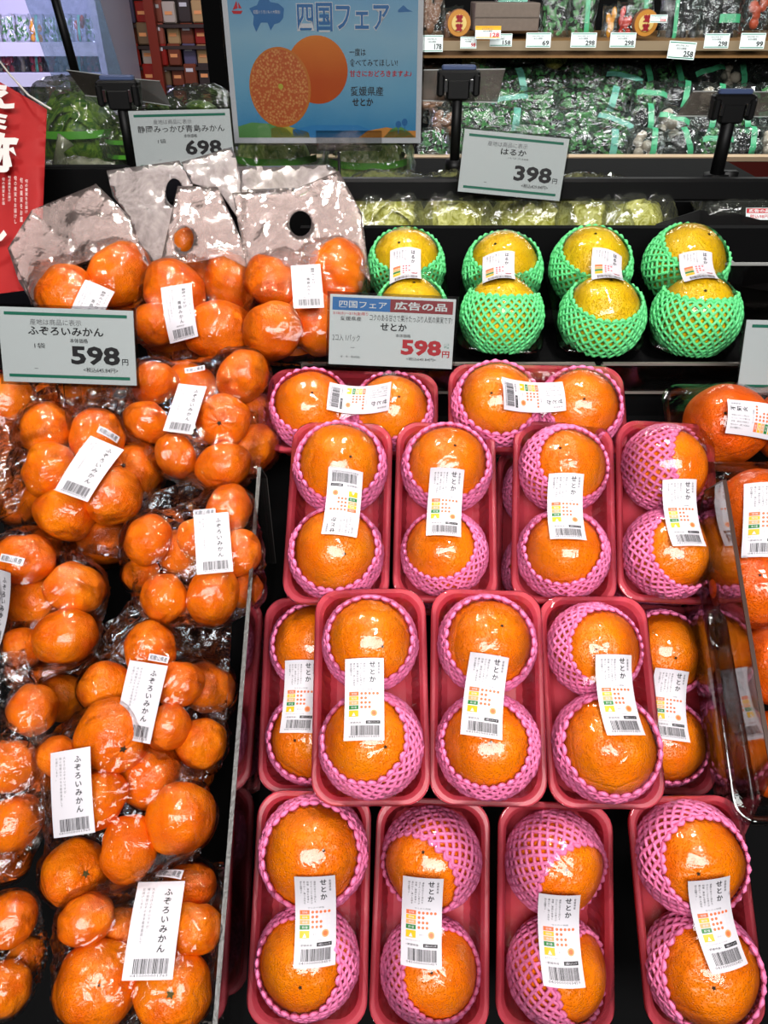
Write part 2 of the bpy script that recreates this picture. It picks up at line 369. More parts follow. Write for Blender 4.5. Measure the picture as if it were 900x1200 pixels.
# ------------------------------------------------------------------ fruit
def fruit_mesh(name, mat, squash=.94, lumps=.03, dimple=.05, seed=0, nu=48, nv=30, crease=.012):
    rnd = random.Random(seed); off = Vector((rnd.random() * 50, rnd.random() * 50, rnd.random() * 50)); nl = rnd.choice((9, 10, 11)); ph = rnd.random() * 6
    vs = []; fs = []
    for j in range(nv + 1):
        t = math.pi * j / nv
        for i in range(nu):
            a = 2 * math.pi * i / nu
            d = Vector((math.sin(t) * math.cos(a), math.sin(t) * math.sin(a), math.cos(t)))
            r = 1 + lumps * noise.noise(d * 1.6 + off)
            pole = math.exp(-(t / .22) ** 2); pb = math.exp(-((math.pi - t) / .2) ** 2)
            r -= dimple * pole + dimple * .6 * pb
            r -= crease * (0.5 + 0.5 * math.cos(nl * a + ph)) * math.exp(-((t - .3) / .25) ** 2)
            r += .035 * math.exp(-((t - .45) / .28) ** 2)
            vs.append((d.x * r, d.y * r, d.z * r * squash))
            if j in (0, nv): pass
    for j in range(nv):
        for i in range(nu): fs.append((j * nu + i, (j + 1) * nu + i, (j + 1) * nu + (i + 1) % nu, j * nu + (i + 1) % nu))
    mb = MB().add(vs, fs); me = mb.mesh(name, mat, True)
    bm = bmesh.new(); bm.from_mesh(me); bmesh.ops.remove_doubles(bm, verts=bm.verts, dist=1e-5); bm.to_mesh(me); bm.free()
    return me
S_OR = .943
FM = {'orange': [fruit_mesh('orange', M['orange'], .93, .05, .035, s) for s in range(5)],
      'deep': [fruit_mesh('orange', M['orange_deep'], .93, .05, .035, s + 7) for s in range(3)],
      'yellow': [fruit_mesh('yellow_citrus', M['yellow'], .98, .05, .02, s + 20) for s in range(3)],
      'mandarin': [fruit_mesh('mandarin', M['mandarin'], .84, .10, .07, s + 40, crease=.035) for s in range(6)]}
def stem_mesh(mat, r=.09):
    mb = MB(); n = 5; pts = []
    for i in range(2 * n):
        a = math.pi * i / n; q = r * (1.0 if i % 2 == 0 else .5); pts.append((q * math.cos(a), q * math.sin(a)))
    mb.prism(pts, -.02, .012); mb.tube([(0, 0, 0), (0, 0, .03)], [r * .42, r * .3], 7)
    return mb.mesh('stem', mat)
STEM = {'green': stem_mesh(M['stem'], .13), 'dark': stem_mesh(M['stem_dark'], .11), 'scar': stem_mesh(M['stem_dark'], .045)}
def add_fruit(kind, name, c, R, zdir, seed, label, cat, group, stem=None, spin=None):
    rnd = random.Random(seed); me = FM[kind][seed % len(FM[kind])]
    z = Vector(zdir).normalized(); q = z.to_track_quat('Z', 'Y')
    from mathutils import Quaternion
    q = q @ Quaternion((0, 0, 1), rnd.random() * 6.28)
    m = Matrix.Translation(c) @ q.to_matrix().to_4x4() @ Matrix.Scale(R, 4)
    o = link(name, me); o.matrix_world = m; tag(o, label, cat, group)
    if stem:
        s = link('stem', STEM[stem], o); zz = max((v.co.z for v in me.vertices if v.co.xy.length < .02), default=.9)
        s.location = (0, 0, zz + .004)
    return o

# ------------------------------------------------------------------ foam nets
def net_mesh(name, mat, R=1.0, n=28, rows=9, th0=63, dth=(4.5, 5, 6, 7, 7.5, 7.5, 7.5, 8, 8), tr=.044, seed=0, jit=.10, sq=.97):
    rnd = random.Random(seed); th = [th0]
    for k in range(rows - 1): th.append(th[-1] + dth[k])
    node = {}
    for i in range(rows):
        for j in range(n):
            a = 2 * math.pi * (j + .5 * (i % 2) + rnd.uniform(-jit, jit)) / n; t = math.radians(th[i] + rnd.uniform(-1, 1) * .8 + 1.5 * math.sin(a * 2 + seed))
            node[i, j] = (t, a, 1.0 + rnd.uniform(-.01, .012))
    def pos(t, a, r): return Vector((r * math.sin(t) * math.cos(a), r * math.sin(t) * math.sin(a), r * math.cos(t) * sq))
    mb = MB()
    for i in range(rows - 1):
        for j in range(n):
            t0, a0, r0 = node[i, j]
            for dj in ((0, -1) if i % 2 == 0 else (0, 1)):
                t1, a1, r1 = node[i + 1, (j + dj) % n]
                while a1 - a0 > math.pi: a1 -= 2 * math.pi
                while a1 - a0 < -math.pi: a1 += 2 * math.pi
                pts = []; rr = []
                for k in range(5):
                    s = k / 4; b = math.sin(math.pi * s)
                    pts.append(pos(t0 + (t1 - t0) * s, a0 + (a1 - a0) * s, R * (1.045 + (r0 - 1) + .028 * b * (1 if (j + i) % 2 else .6))))
                    rr.append(tr * (1.18 - .34 * b))
                mb.add([], []); mb.tube(pts, rr, 5, caps=False)
    # thick knots on the rim
    for j in range(n):
        t, a, r = node[0, j]
        e = .45 * 2 * math.pi / n
        mb.tube([pos(t + .03, a - e, R * 1.05), pos(t - .035, a - e * .4, R * 1.075), pos(t - .05, a, R * 1.085), pos(t - .03, a + e * .4, R * 1.075), pos(t + .03, a + e, R * 1.05)], [tr * .85, tr * 1.0, tr * 1.1, tr * 1.0, tr * .85], 6, caps=True)
    return mb.mesh(name, mat, True)
NETS = {'pink': [net_mesh('foam_net', M['net_pink'], seed=s, n=26 + s) for s in range(3)],
        'pink_wide': [net_mesh('foam_net', M['net_pink'], seed=s + 5, n=28 + 2 * s, rows=14, th0=56, dth=(5.5, 6, 6.5, 7, 7, 7, 7, 7, 7, 7, 7, 7, 7), tr=.044) for s in range(2)],
        'green': [net_mesh('foam_net', M['net_green'], seed=s + 9, n=30, rows=10, th0=58) for s in range(2)],
        'green_wide': [net_mesh('foam_net', M['net_green'], seed=s + 15, n=30, rows=14, th0=58, dth=(5.5, 6, 6.5, 7, 7, 7, 7, 7, 7, 7, 7, 7, 7), tr=.042) for s in range(2)]}

# ------------------------------------------------------------------ trays and film
def rrect(w, l, r, n=7):
    pts = []
    for (sx, sy, a0) in ((1, 1, 0), (-1, 1, 90), (-1, -1, 180), (1, -1, 270)):
        for k in range(n + 1):
            a = math.radians(a0 + 90 * k / n); pts.append((sx * (w / 2 - r) + r * math.cos(a), sy * (l / 2 - r) + r * math.sin(a)))
    # extra points along the straights for the flutes of the wall
    out = []
    for i, p in enumerate(pts):
        out.append(p); q = pts[(i + 1) % len(pts)]; d = math.hypot(q[0] - p[0], q[1] - p[1])
        if d > .02:
            m = int(d / .006)
            for k in range(1, m): out.append((p[0] + (q[0] - p[0]) * k / m, p[1] + (q[1] - p[1]) * k / m))
    return out
def tray_mesh(w, l, depth, r, mat, lip=.0055, flute=.0007):
    base = rrect(w, l, r); n = len(base); mb = MB(); vs = []
    prof = [(0, -.005), (0, -.001), (.0012, 0), (lip - .0012, 0), (lip, -.0012), (lip + .002, -.004), (lip + .004, -depth * .5), (lip + .008, -depth + .004), (lip + .014, -depth + .001), (w * .3, -depth)]
    outer = [(w * .3, -depth - .0008), (lip + .0132, -depth), (lip + .0068, -depth + .004), (lip + .0028, -depth * .5), (.0009, -.005)]
    for k, (ins, z) in enumerate(prof + outer):
        for i, (x, y) in enumerate(base):
            sx = (w / 2 - ins) / (w / 2); sy = (l / 2 - ins) / (l / 2)
            f = (flute if (i // 1) % 2 else -flute) if z < -.006 and ins < lip + .012 else 0
            d = math.hypot(x, y) or 1
            vs.append((x * sx * (1 + f / d), y * sy * (1 + f / d), z))
    K = len(prof + outer); fs = []
    for k in range(K):
        a, b = k, (k + 1) % K
        if k == len(prof) - 1: continue
        for i in range(n): fs.append((a * n + i, a * n + (i + 1) % n, b * n + (i + 1) % n, b * n + i))
    p = len(prof) - 1
    fs.append(tuple(p * n + i for i in range(n))); fs.append(tuple((p + 1) * n + i for i in range(n - 1, -1, -1)))
    return mb.add(vs, fs).mesh('tray', mat, False)
TW, TL, TD = .107, .198, .045
TRAY = tray_mesh(TW, TL, TD, .024, M['tray'])
class Membrane:
    def __init__(s, w, l, r, spheres, seed=0, nx=44, ny=84, creases=7, amp=.0006):
        s.w, s.l, s.nx, s.ny = w, l, nx, ny
        X, Y = np.meshgrid(np.linspace(-w / 2, w / 2, nx + 1), np.linspace(-l / 2, l / 2, ny + 1))
        qx = np.maximum(np.abs(X) - (w / 2 - r), 0); qy = np.maximum(np.abs(Y) - (l / 2 - r), 0)
        inside = np.hypot(qx, qy) < r - .0015
        inside &= (np.abs(X) < w / 2 - .001) & (np.abs(Y) < l / 2 - .001)
        ob = np.full(X.shape, -1.0)
        for (cx, cy, cz, R) in spheres:
            d2 = R * R - (X - cx) ** 2 - (Y - cy) ** 2
            ob = np.maximum(ob, np.where(d2 > 0, cz + np.sqrt(np.maximum(d2, 0)), -1))
        H = np.where(inside, np.maximum(ob, 0), 0.0)
        for it in range(500):
            A = H.copy(); A[1:-1, 1:-1] = .25 * (H[:-2, 1:-1] + H[2:, 1:-1] + H[1:-1, :-2] + H[1:-1, 2:])
            H = np.where(inside, np.maximum(A, ob), 0.0)
        rnd = random.Random(seed)
        for k in range(creases):
            a = rnd.uniform(0, math.pi); x0, y0 = rnd.uniform(-w * .4, w * .4), rnd.uniform(-l * .45, l * .45); ln = rnd.uniform(.015, .05)
            u = (X - x0) * math.cos(a) + (Y - y0) * math.sin(a); v = -(X - x0) * math.sin(a) + (Y - y0) * math.cos(a)
            H = H + inside * amp * rnd.uniform(.5, 1.5) * np.exp(-(v / .0022) ** 2) * np.exp(-(u / ln) ** 4)
        s.H = H + .0006
    def __call__(s, x, y):
        fx = min(max((x / s.w + .5) * s.nx, 0), s.nx - 1e-6); fy = min(max((y / s.l + .5) * s.ny, 0), s.ny - 1e-6)
        i, j = int(fx), int(fy); a, b = fx - i, fy - j; H = s.H
        return float((H[j, i] * (1 - a) + H[j, i + 1] * a) * (1 - b) + (H[j + 1, i] * (1 - a) + H[j + 1, i + 1] * a) * b)
    def mesh(s, name, mat, r, skirt=.008):
        w, l, nx, ny = s.w, s.l, s.nx, s.ny; vs = []; idx = {}
        for j in range(ny + 1):
            for i in range(nx + 1):
                x = -w / 2 + w * i / nx; y = -l / 2 + l * j / ny
                qx = max(abs(x) - (w / 2 - r), 0); qy = max(abs(y) - (l / 2 - r), 0); d = math.hypot(qx, qy)
                if d > r:
                    x = math.copysign(w / 2 - r + qx * r / d, x); y = math.copysign(l / 2 - r + qy * r / d, y)
                vs.append((x, y, s.H[j, i]))
        fs = [(j * (nx + 1) + i, j * (nx + 1) + i + 1, (j + 1) * (nx + 1) + i + 1, (j + 1) * (nx + 1) + i) for j in range(ny) for i in range(nx)]
        rim = [i for i in range(nx + 1)] + [j * (nx + 1) + nx for j in range(1, ny + 1)] + [ny * (nx + 1) + i for i in range(nx - 1, -1, -1)] + [j * (nx + 1) for j in range(ny - 1, 0, -1)]
        b = len(vs)
        for k in rim: vs.append((vs[k][0] * 1.008, vs[k][1] * 1.005, -.006))
        for k in rim: vs.append((vs[k][0] * .93, vs[k][1] * .96, -.03))
        m = len(rim)
        for q in range(m): fs.append((rim[q], b + q, b + (q + 1) % m, rim[(q + 1) % m])); fs.append((b + q, b + m + q, b + m + (q + 1) % m, b + (q + 1) % m))
        mb = MB().add(vs, fs); me = mb.mesh(name, mat, True)
        bm = bmesh.new(); bm.from_mesh(me); bmesh.ops.remove_doubles(bm, verts=bm.verts, dist=2e-5); bm.to_mesh(me); bm.free()
        return me
def fit_pack(corners, w, l, tilt):
    """Find position and yaw of a tray of known size lying on a plane of known tilt, from the four rim corners."""
    loc = [(-w / 2, l / 2), (w / 2, l / 2), (w / 2, -l / 2), (-w / 2, -l / 2)]
    d0 = 900 * w / max(10, abs(corners[1][0] - corners[0][0])) if w < l else 900 * w / abs(corners[1][0] - corners[0][0])
    c = np.mean(corners, 0); p = np.array([c[0], c[1], d0, 0.0])
    p = np.array([c[0], c[1], d0, 0.0, tilt])
    def mat(p): return Matrix.Translation(P(p[0], p[1], p[2])) @ Matrix.Rotation(math.radians(p[4]), 4, 'X') @ Matrix.Rotation(p[3], 4, 'Z')
    def res(p):
        m = mat(p); out = []
        for (x, y), (u, v) in zip(loc, corners):
            a, b, _ = proj(m @ Vector((x, y, 0))); out += [a - u, b - v]
        return np.array(out + [(p[4] - tilt) * 1.0])
    for it in range(12):
        r = res(p); J = np.zeros((9, 5))
        for k, e in enumerate((.5, .5, .002, .005, .2)):
            q = p.copy(); q[k] += e; J[:, k] = (res(q) - r) / e
        p = p - np.linalg.lstsq(J, r, rcond=None)[0]
    return mat(p), p, float(np.sqrt((res(p) ** 2).mean()))
def place_on(matw, surf, px, py, up):
    """Local (x, y) on a height surface that projects to a pixel, and the in-plane direction whose picture points along up."""
    x = y = 0.0
    def pr(x, y): a, b, _ = proj(matw @ Vector((x, y, surf(x, y)))); return a, b
    for it in range(25):
        a, b = pr(x, y); e = .002
        ax, bx = pr(x + e, y); ay, by = pr(x, y + e)
        J = np.array([[(ax - a) / e, (ay - a) / e], [(bx - b) / e, (by - b) / e]])
        try: d = np.linalg.solve(J, [px - a, py - b])
        except Exception: break
        d = np.clip(d, -.02, .02); x += .7 * d[0]; y += .7 * d[1]
        x = min(max(x, -surf.w / 2 + .01), surf.w / 2 - .01); y = min(max(y, -surf.l / 2 + .01), surf.l / 2 - .01)
    z = surf(x, y); e = .005
    def pf(x, y): a, b, _ = proj(matw @ Vector((x, y, z))); return np.array([a, b])
    J = np.array([(pf(x + e, y) - pf(x, y)) / e, (pf(x, y + e) - pf(x, y)) / e]).T
    d = np.linalg.solve(J, np.array(up, float)); return x, y, math.atan2(d[1], d[0]) - math.pi / 2
def surf_fn(surf, x0, y0, ang, scale=1.0, stiff=.55):
    c, s = math.cos(ang), math.sin(ang); A = []; B = []
    for i in range(-4, 5):
        for j in range(-8, 9):
            x, y = i * .0044, j * .0045; A.append([1, x, y, x * x, y * y, x * y]); B.append(surf(x0 + (x * c - y * s) * scale, y0 + (x * s + y * c) * scale))
    A = np.array(A); B = np.array(B); k = np.linalg.lstsq(A, B, rcond=None)[0]; up = float(max(0, min(.004, np.percentile(B - A @ k, 96))))
    def fn(x, y, lift):
        X = x0 + (x * c - y * s) * scale; Y = y0 + (x * s + y * c) * scale
        return (X, Y, float(k @ np.array([1, x, y, x * x, y * y, x * y])) + up + .0008 + lift)
    return fn

class SmoothSurf:
    """Stickers bridge the creases: a blurred copy of the film surface."""
    def __init__(s, m):
        H = m.H.copy(); 
        for k in range(14):
            A = H.copy(); A[1:-1, 1:-1] = .25 * (H[:-2, 1:-1] + H[2:, 1:-1] + H[1:-1, :-2] + H[1:-1, 2:]); H = np.maximum(A, m.H * 0 + A)
        s.H = np.maximum(H, m.H); s.w, s.l, s.nx, s.ny = m.w, m.l, m.nx, m.ny
    __call__ = Membrane.__call__

ROWN = {'front': 'front row', 'mid': 'second row', 'third': 'third row', 'back': 'sideways back row', 'low': 'lower layer'}
def fruit_pack(pid, corners, where, nets=(None, None), stick=None, tilt=30, sideways=False, fr=((0, 0, .0435), (0, 0, .0435)), full=True, matw=None, desc=None):
    """One wrapped tray: tray, film and sticker are its parts; the two oranges and their nets are things inside it."""
    if matw is None:
        if sideways:
            mw, p, e = fit_pack(corners, TL, TW, tilt); mw = mw @ Matrix.Rotation(math.radians(sideways), 4, 'Z')
        else: mw, p, e = fit_pack(corners, TW, TL, tilt)
        print('pack', pid, 'zc %.3f yaw %.1f tilt %.1f err %.1f' % (p[2], math.degrees(p[3]), p[4], e))
    else: mw = matw
    root = empty('fruit_pack', mat=mw)
    tag(root, desc or f'film-wrapped pink tray of two oranges, {where}', 'fruit pack', 'film-wrapped pink trays of oranges')
    link('tray', TRAY, root)
    sph = []; rnd = random.Random(pid * 7 + 1)
    for k in range(2):
        dx, dy, R = fr[k]; y = (.0465 if k == 0 else -.0465) + dy; x = dx + rnd.uniform(-.0015, .0015); z = -TD + R * .93 + .003
        sph.append((x, y, z, R))
    mem = Membrane(TW, TL, .024, [(x, y, z, R * (1.115 if nets[k] and nets[k][1] > 18 else 1.03) + .0008) for k, (x, y, z, R) in enumerate(sph)], seed=pid)
    link('film', mem.mesh('film', M['film'], .024), root)
    who = ('upper', 'lower') if not sideways else (('right', 'left') if sideways < 0 else ('left', 'right'))
    for k in range(2):
        x, y, z, R = sph[k]; c = mw @ Vector((x, y, z)); q = mw.to_3x3()
        zd = q @ Vector((rnd.uniform(-.35, .35), rnd.uniform(-.3, .35), 1))
        add_fruit('orange', 'orange', c, R, zd, pid * 2 + k, f'{who[k]} orange in the pink tray, {where}', 'orange', 'oranges in pink trays', stem='scar')
        nt = nets[k]; ms = NETS['pink'][(pid + k) % 3]; ax = Matrix.Rotation(rnd.random() * 6, 4, 'Z')
        if nt:
            a, t = nt; ms = NETS['pink_wide'][(pid + k) % 2]   # a: direction (deg, local) that the net creeps over, t: tilt
            d = math.radians(a); axis = Vector((-math.sin(d), math.cos(d), 0)); ax = Matrix.Rotation(-math.radians(t), 4, axis) @ ax
        o = link('foam_net', ms); o.matrix_world = Matrix.Translation(c) @ q.to_4x4() @ ax @ Matrix.Scale(R, 4)
        tag(o, f'pink foam net around the {who[k]} orange, {where}', 'foam net', 'pink foam nets')
    if stick:
        px, py, ux, uy, sc = stick; ss = SmoothSurf(mem)
        x, y, a = place_on(mw, ss, px, py, (ux, uy)); sticker(root, 'setoka', surf_fn(ss, x, y, a, sc))
    return root, mw

R_ = 'pack'
def pk(n, row): return f'{n} pack in the {row}'
PACKS = [
 (11, [(300,925),(437,932),(432,1208),(286,1205)], 'leftmost in the front row', (None,(-20,14)), (370,1075,1,-100,1.0)),
 (12, [(441,935),(577,940),(576,1215),(427,1212)], 'second from left in the front row', ((40,38),(200,22)), (494,1076,2,-100,1.0)),
 (13, [(583,942),(722,945),(727,1210),(573,1210)], 'third from left in the front row', ((140,36),(185,44)), (655,1095,-4,-100,1.0)),
 (14, [(730,934),(872,937),(905,1205),(757,1215)], 'rightmost in the front row', ((170,8),None), (836,1077,-25,-102,1.0)),
 (21, [(371,688),(495,690),(505,947),(366,944)], 'leftmost raised tray of the second row', (None,(-40,16)), (427,820,0,-90,1.0)),
 (22, [(507,689),(634,690),(637,948),(507,945)], 'middle raised tray of the second row', (None,(-20,12)), (567,816,11,-96,1.0)),
 (23, [(636,695),(752,699),(781,947),(645,952)], 'rightmost raised tray of the second row', ((160,12),None), (722,815,-10,-96,1.0)),
 (20, [(308,700),(429,700),(427,930),(303,928)], 'half hidden left tray of the second row', (None,None), (352,817,5,-88,.98)),
 (24, [(716,708),(836,712),(839,930),(718,930)], 'half hidden right tray of the second row', (None,None), (783,826,3,-92,.98)),
 (31, [(342,495),(462,497),(455,710),(330,706)], 'leftmost in the third row, sticker upside down', (None,None), (402,593,-8,82,.98)),
 (32, [(463,495),(584,497),(582,706),(460,706)], 'second from left in the third row', (None,(-20,16)), (521,593,5,-84,.98)),
 (33, [(602,496),(723,496),(722,708),(597,708)], 'third from left in the third row', ((160,12),(-10,12)), (662,597,0,-84,.98)),
 (34, [(728,490),(832,494),(841,712),(727,706)], 'rightmost in the third row', ((180,44),(180,14)), (798,603,-8,-84,.98)),
]
FR = {11: ((0,0,.0465),(0,.002,.043)), 12: ((0,0,.043),(0,0,.0415)), 13: ((0,0,.043),(.002,0,.043)), 14: ((0,0,.046),(.001,0,.0465)),
      21: ((0,0,.042),(0,0,.044)), 22: ((0,0,.0435),(0,0,.044)), 23: ((0,0,.042),(0,.002,.046)), 20: ((0,0,.043),(0,0,.042)), 24: ((0,0,.044),(0,0,.042)),
      31: ((0,0,.0455),(0,0,.0445)), 32: ((0,0,.0445),(0,0,.0415)), 33: ((0,0,.0435),(0,0,.0435)), 34: ((0,0,.044),(0,0,.0445))}
MW = {}
for pid, cor, where, nets, st in PACKS:
    r, MW[pid] = fruit_pack(pid, cor, where, nets, st, fr=FR[pid], tilt={1: 37, 2: 34, 3: 37}[pid // 10])
fruit_pack(41, [(316,428),(510,440),(516,534),(307,529)], 'lying sideways under the red price card', (None,None), (421,469,100,8,.95), sideways=-90, tilt=34, fr=((0,0,.044),(0,0,.044)))
fruit_pack(42, [(530,425),(729,427),(737,532),(523,530)], 'lying sideways behind the third row', (None,None), (624,466,100,-6,.95), sideways=-90, tilt=34, fr=((0,0,.044),(0,0,.046)))
# trays of the layer below, which show in the gaps
for q, (src, dx, dy, dz, where) in enumerate(((31, -.006, -.004, -.082, 'underneath the leftmost third-row tray'), (32, .004, .002, -.082, 'underneath the second third-row tray'),
        (33, -.006, .0, -.082, 'underneath the third third-row tray'), (34, -.003, 0, -.082, 'underneath the rightmost third-row tray'),
        (20, -.006, -.002, -.082, 'beside the acrylic divider under the half hidden tray'), (11, -.004, 0, -.082, 'underneath the leftmost front-row tray'))):
    fruit_pack(50 + q, None, where, (None, None), None, matw=MW[src] @ Matrix.Translation((dx, dy, dz)), desc=f'lower film-wrapped pink tray of oranges, {where}')
# ------------------------------------------------------------------ the yellow fruit packs behind
HW, HL = .108, .165
def clear_tray_mesh(w, l, depth, name, mat):
    base = rrect(w, l, .02, 5); n = len(base); mb = MB(); vs = []; fs = []
    prof = [(0, -.004), (0, 0), (.006, 0), (.009, -.006), (.013, -depth + .004), (.018, -depth), (w * .3, -depth)]
    for ins, z in prof:
        for x, y in base: vs.append((x * (w / 2 - ins) / (w / 2), y * (l / 2 - ins) / (l / 2), z))
    for k in range(len(prof) - 1):
        for i in range(n): fs.append((k * n + i, k * n + (i + 1) % n, (k + 1) * n + (i + 1) % n, (k + 1) * n + i))
    fs.append(tuple((len(prof) - 1) * n + i for i in range(n)))
    return mb.add(vs, fs).mesh(name, mat, True)
HTRAY = clear_tray_mesh(HW, HL, .03, 'tray', M['clear'])
# upper fruit centre px, lower fruit centre px, radii px (fruit), nets, sticker
HAR = [((476, 313, 43), (482, 368, 42), (None, None), (475, 316, 0, -50), 'leftmost on the shelf'),
       ((589, 318, 44), (588, 371, 46), (None, (-90, 38)), (584, 318, 0, -52), 'second from the left'),
       ((692, 314, 45), (705, 372, 47), ((100, 6), (-90, 8)), (711, 316, 0, -50), 'third from the left'),
       ((803, 312, 46), (815, 371, 48), ((170, 10), (-90, 34)), (817, 317, -8, -50), 'rightmost on the shelf')]
for i, (u, l, nets, st, where) in enumerate(HAR):
    zu, zl = 1.0, .955
    ru, rl = u[2] * zu / 900 * .98, l[2] * zl / 900 * .98
    cu, cl = P(u[0], u[1], zu), P(l[0], l[1], zl)
    # rest both on the tray plane
    mid = (cu + cl) / 2; Y = (cu - cl).normalized(); X = Vector((1, 0, 0)); X = (X - Y * X.dot(Y)).normalized(); Z = X.cross(Y)
    if Z.z < 0: Z = -Z
    rr = (ru + rl) / 2; org = mid - Z * (rr - .03) ; mw = frame(org, X, Y, Z)
    root = empty('clear_fruit_pack', mat=mw)
    tag(root, f'clear pack of two yellow citrus fruits in green nets, {where}', 'fruit pack', 'clear packs of yellow citrus')
    link('tray', HTRAY, root)
    inv = mw.inverted(); a, b = inv @ cu, inv @ cl
    mem = Membrane(HW, HL, .02, [(a.x, a.y, a.z, ru * 1.05), (b.x, b.y, b.z, rl * 1.05)], seed=60 + i, nx=36, ny=56)
    link('film', mem.mesh('film', M['film'], .02), root)
    q = mw.to_3x3(); rnd = random.Random(i + 90)
    for k, (c, R) in enumerate(((cu, ru), (cl, rl))):
        add_fruit('yellow', 'yellow_citrus', c, R, q @ Vector((rnd.uniform(-.4, .4), rnd.uniform(-.2, .5), 1)), 30 + i * 2 + k,
                  f'{("upper", "lower")[k]} yellow citrus fruit in the clear pack, {where}', 'citrus fruit', 'yellow citrus fruits in clear packs', stem='scar')
        ax = Matrix.Rotation(rnd.random() * 6, 4, 'Z'); ms = NETS['green'][(i + k) % 2]
        if nets[k]:
            d = math.radians(nets[k][0]); ax = Matrix.Rotation(-math.radians(nets[k][1]), 4, Vector((-math.sin(d), math.cos(d), 0))) @ ax
            if nets[k][1] > 20: ms = NETS['green_wide'][i % 2]
        o = link('foam_net', ms); o.matrix_world = Matrix.Translation(c) @ q.to_4x4() @ ax @ Matrix.Scale(R, 4)
        tag(o, f'green foam net around the {("upper", "lower")[k]} yellow fruit, {where}', 'foam net', 'green foam nets')
    ss = SmoothSurf(mem); x, y, an = place_on(mw, ss, st[0], st[1], st[2:]); sticker(root, 'haruka', surf_fn(ss, x, y, an, 1.0))

# ------------------------------------------------------------------ bags of mandarins
def bdepth(py): return float(np.interp(py, [250, 330, 400, 450, 560, 700, 860, 1000, 1165], [1.02, .955, .90, .87, .80, .745, .69, .655, .62]))
PLACED = []
def settle(px, py, r, z0):
    z = z0
    for it in range(90):
        R = r * z / 900; c = P(px, py, z); ok = True
        for (c2, R2) in PLACED:
            if (c - c2).length < (R + R2) * .93: ok = False; break
        if ok: break
        z += .005
    PLACED.append((c, R)); return c, R, z
ORD = ['topmost', 'second from top', 'third from top', 'fourth from top', 'fifth from top', 'sixth from top', 'seventh from top', 'eighth from top', 'ninth from top', 'tenth from top', 'lowest']
def radial_film(spheres, seed, grow=.0025, blend=.35, sub=5):
    """Film pulled round a heap of fruit: between the union of the fruits and their hull, crumpled."""
    c = sum((s[0] for s in spheres), Vector()) / len(spheres)
    bm = bmesh.new(); ico = bmesh.new(); bmesh.ops.create_icosphere(ico, subdivisions=3, radius=1)
    base = [v.co.copy() for v in ico.verts]
    for s, R in spheres:
        for v in base: bm.verts.new(s + v * (R + grow))
    bmesh.ops.convex_hull(bm, input=bm.verts); bmesh.ops.delete(bm, geom=[v for v in bm.verts if not v.link_faces], context='VERTS')
    bvh = BVHTree.FromBMesh(bm); bm.free(); ico.free()
    b2 = bmesh.new(); bmesh.ops.create_icosphere(b2, subdivisions=sub, radius=1)
    C = np.array([s[0] - c for s in spheres]); RR = np.array([s[1] + grow for s in spheres])
    off = Vector((seed * 3.1, seed * 1.7, seed * .9))
    for v in b2.verts:
        d = v.co.normalized(); hit = bvh.ray_cast(c + d * 2, -d)
        rh = (hit[0] - c).length if hit[0] is not None else .05
        dd = np.array(d); bq = C @ dd; disc = bq * bq - (C * C).sum(1) + RR * RR
        ru = np.where(disc > 0, bq + np.sqrt(np.maximum(disc, 0)), 0).max()
        r = max(ru, rh * (1 - blend) + max(ru, rh * .6) * blend) if ru > 0 else rh * (1 - blend * .4)
        nz = noise.noise(d * 5 + off); n2 = noise.noise(d * 13 + off)
        r += .004 * (1 - abs(nz) * 2.2) * (1 if r > ru + .002 else .25) + .0014 * abs(n2)
        v.co = c + d * r
    me = bpy.data.meshes.new('film'); b2.to_mesh(me); b2.free(); me.polygons.foreach_set('use_smooth', [True] * len(me.polygons))
    return me, c
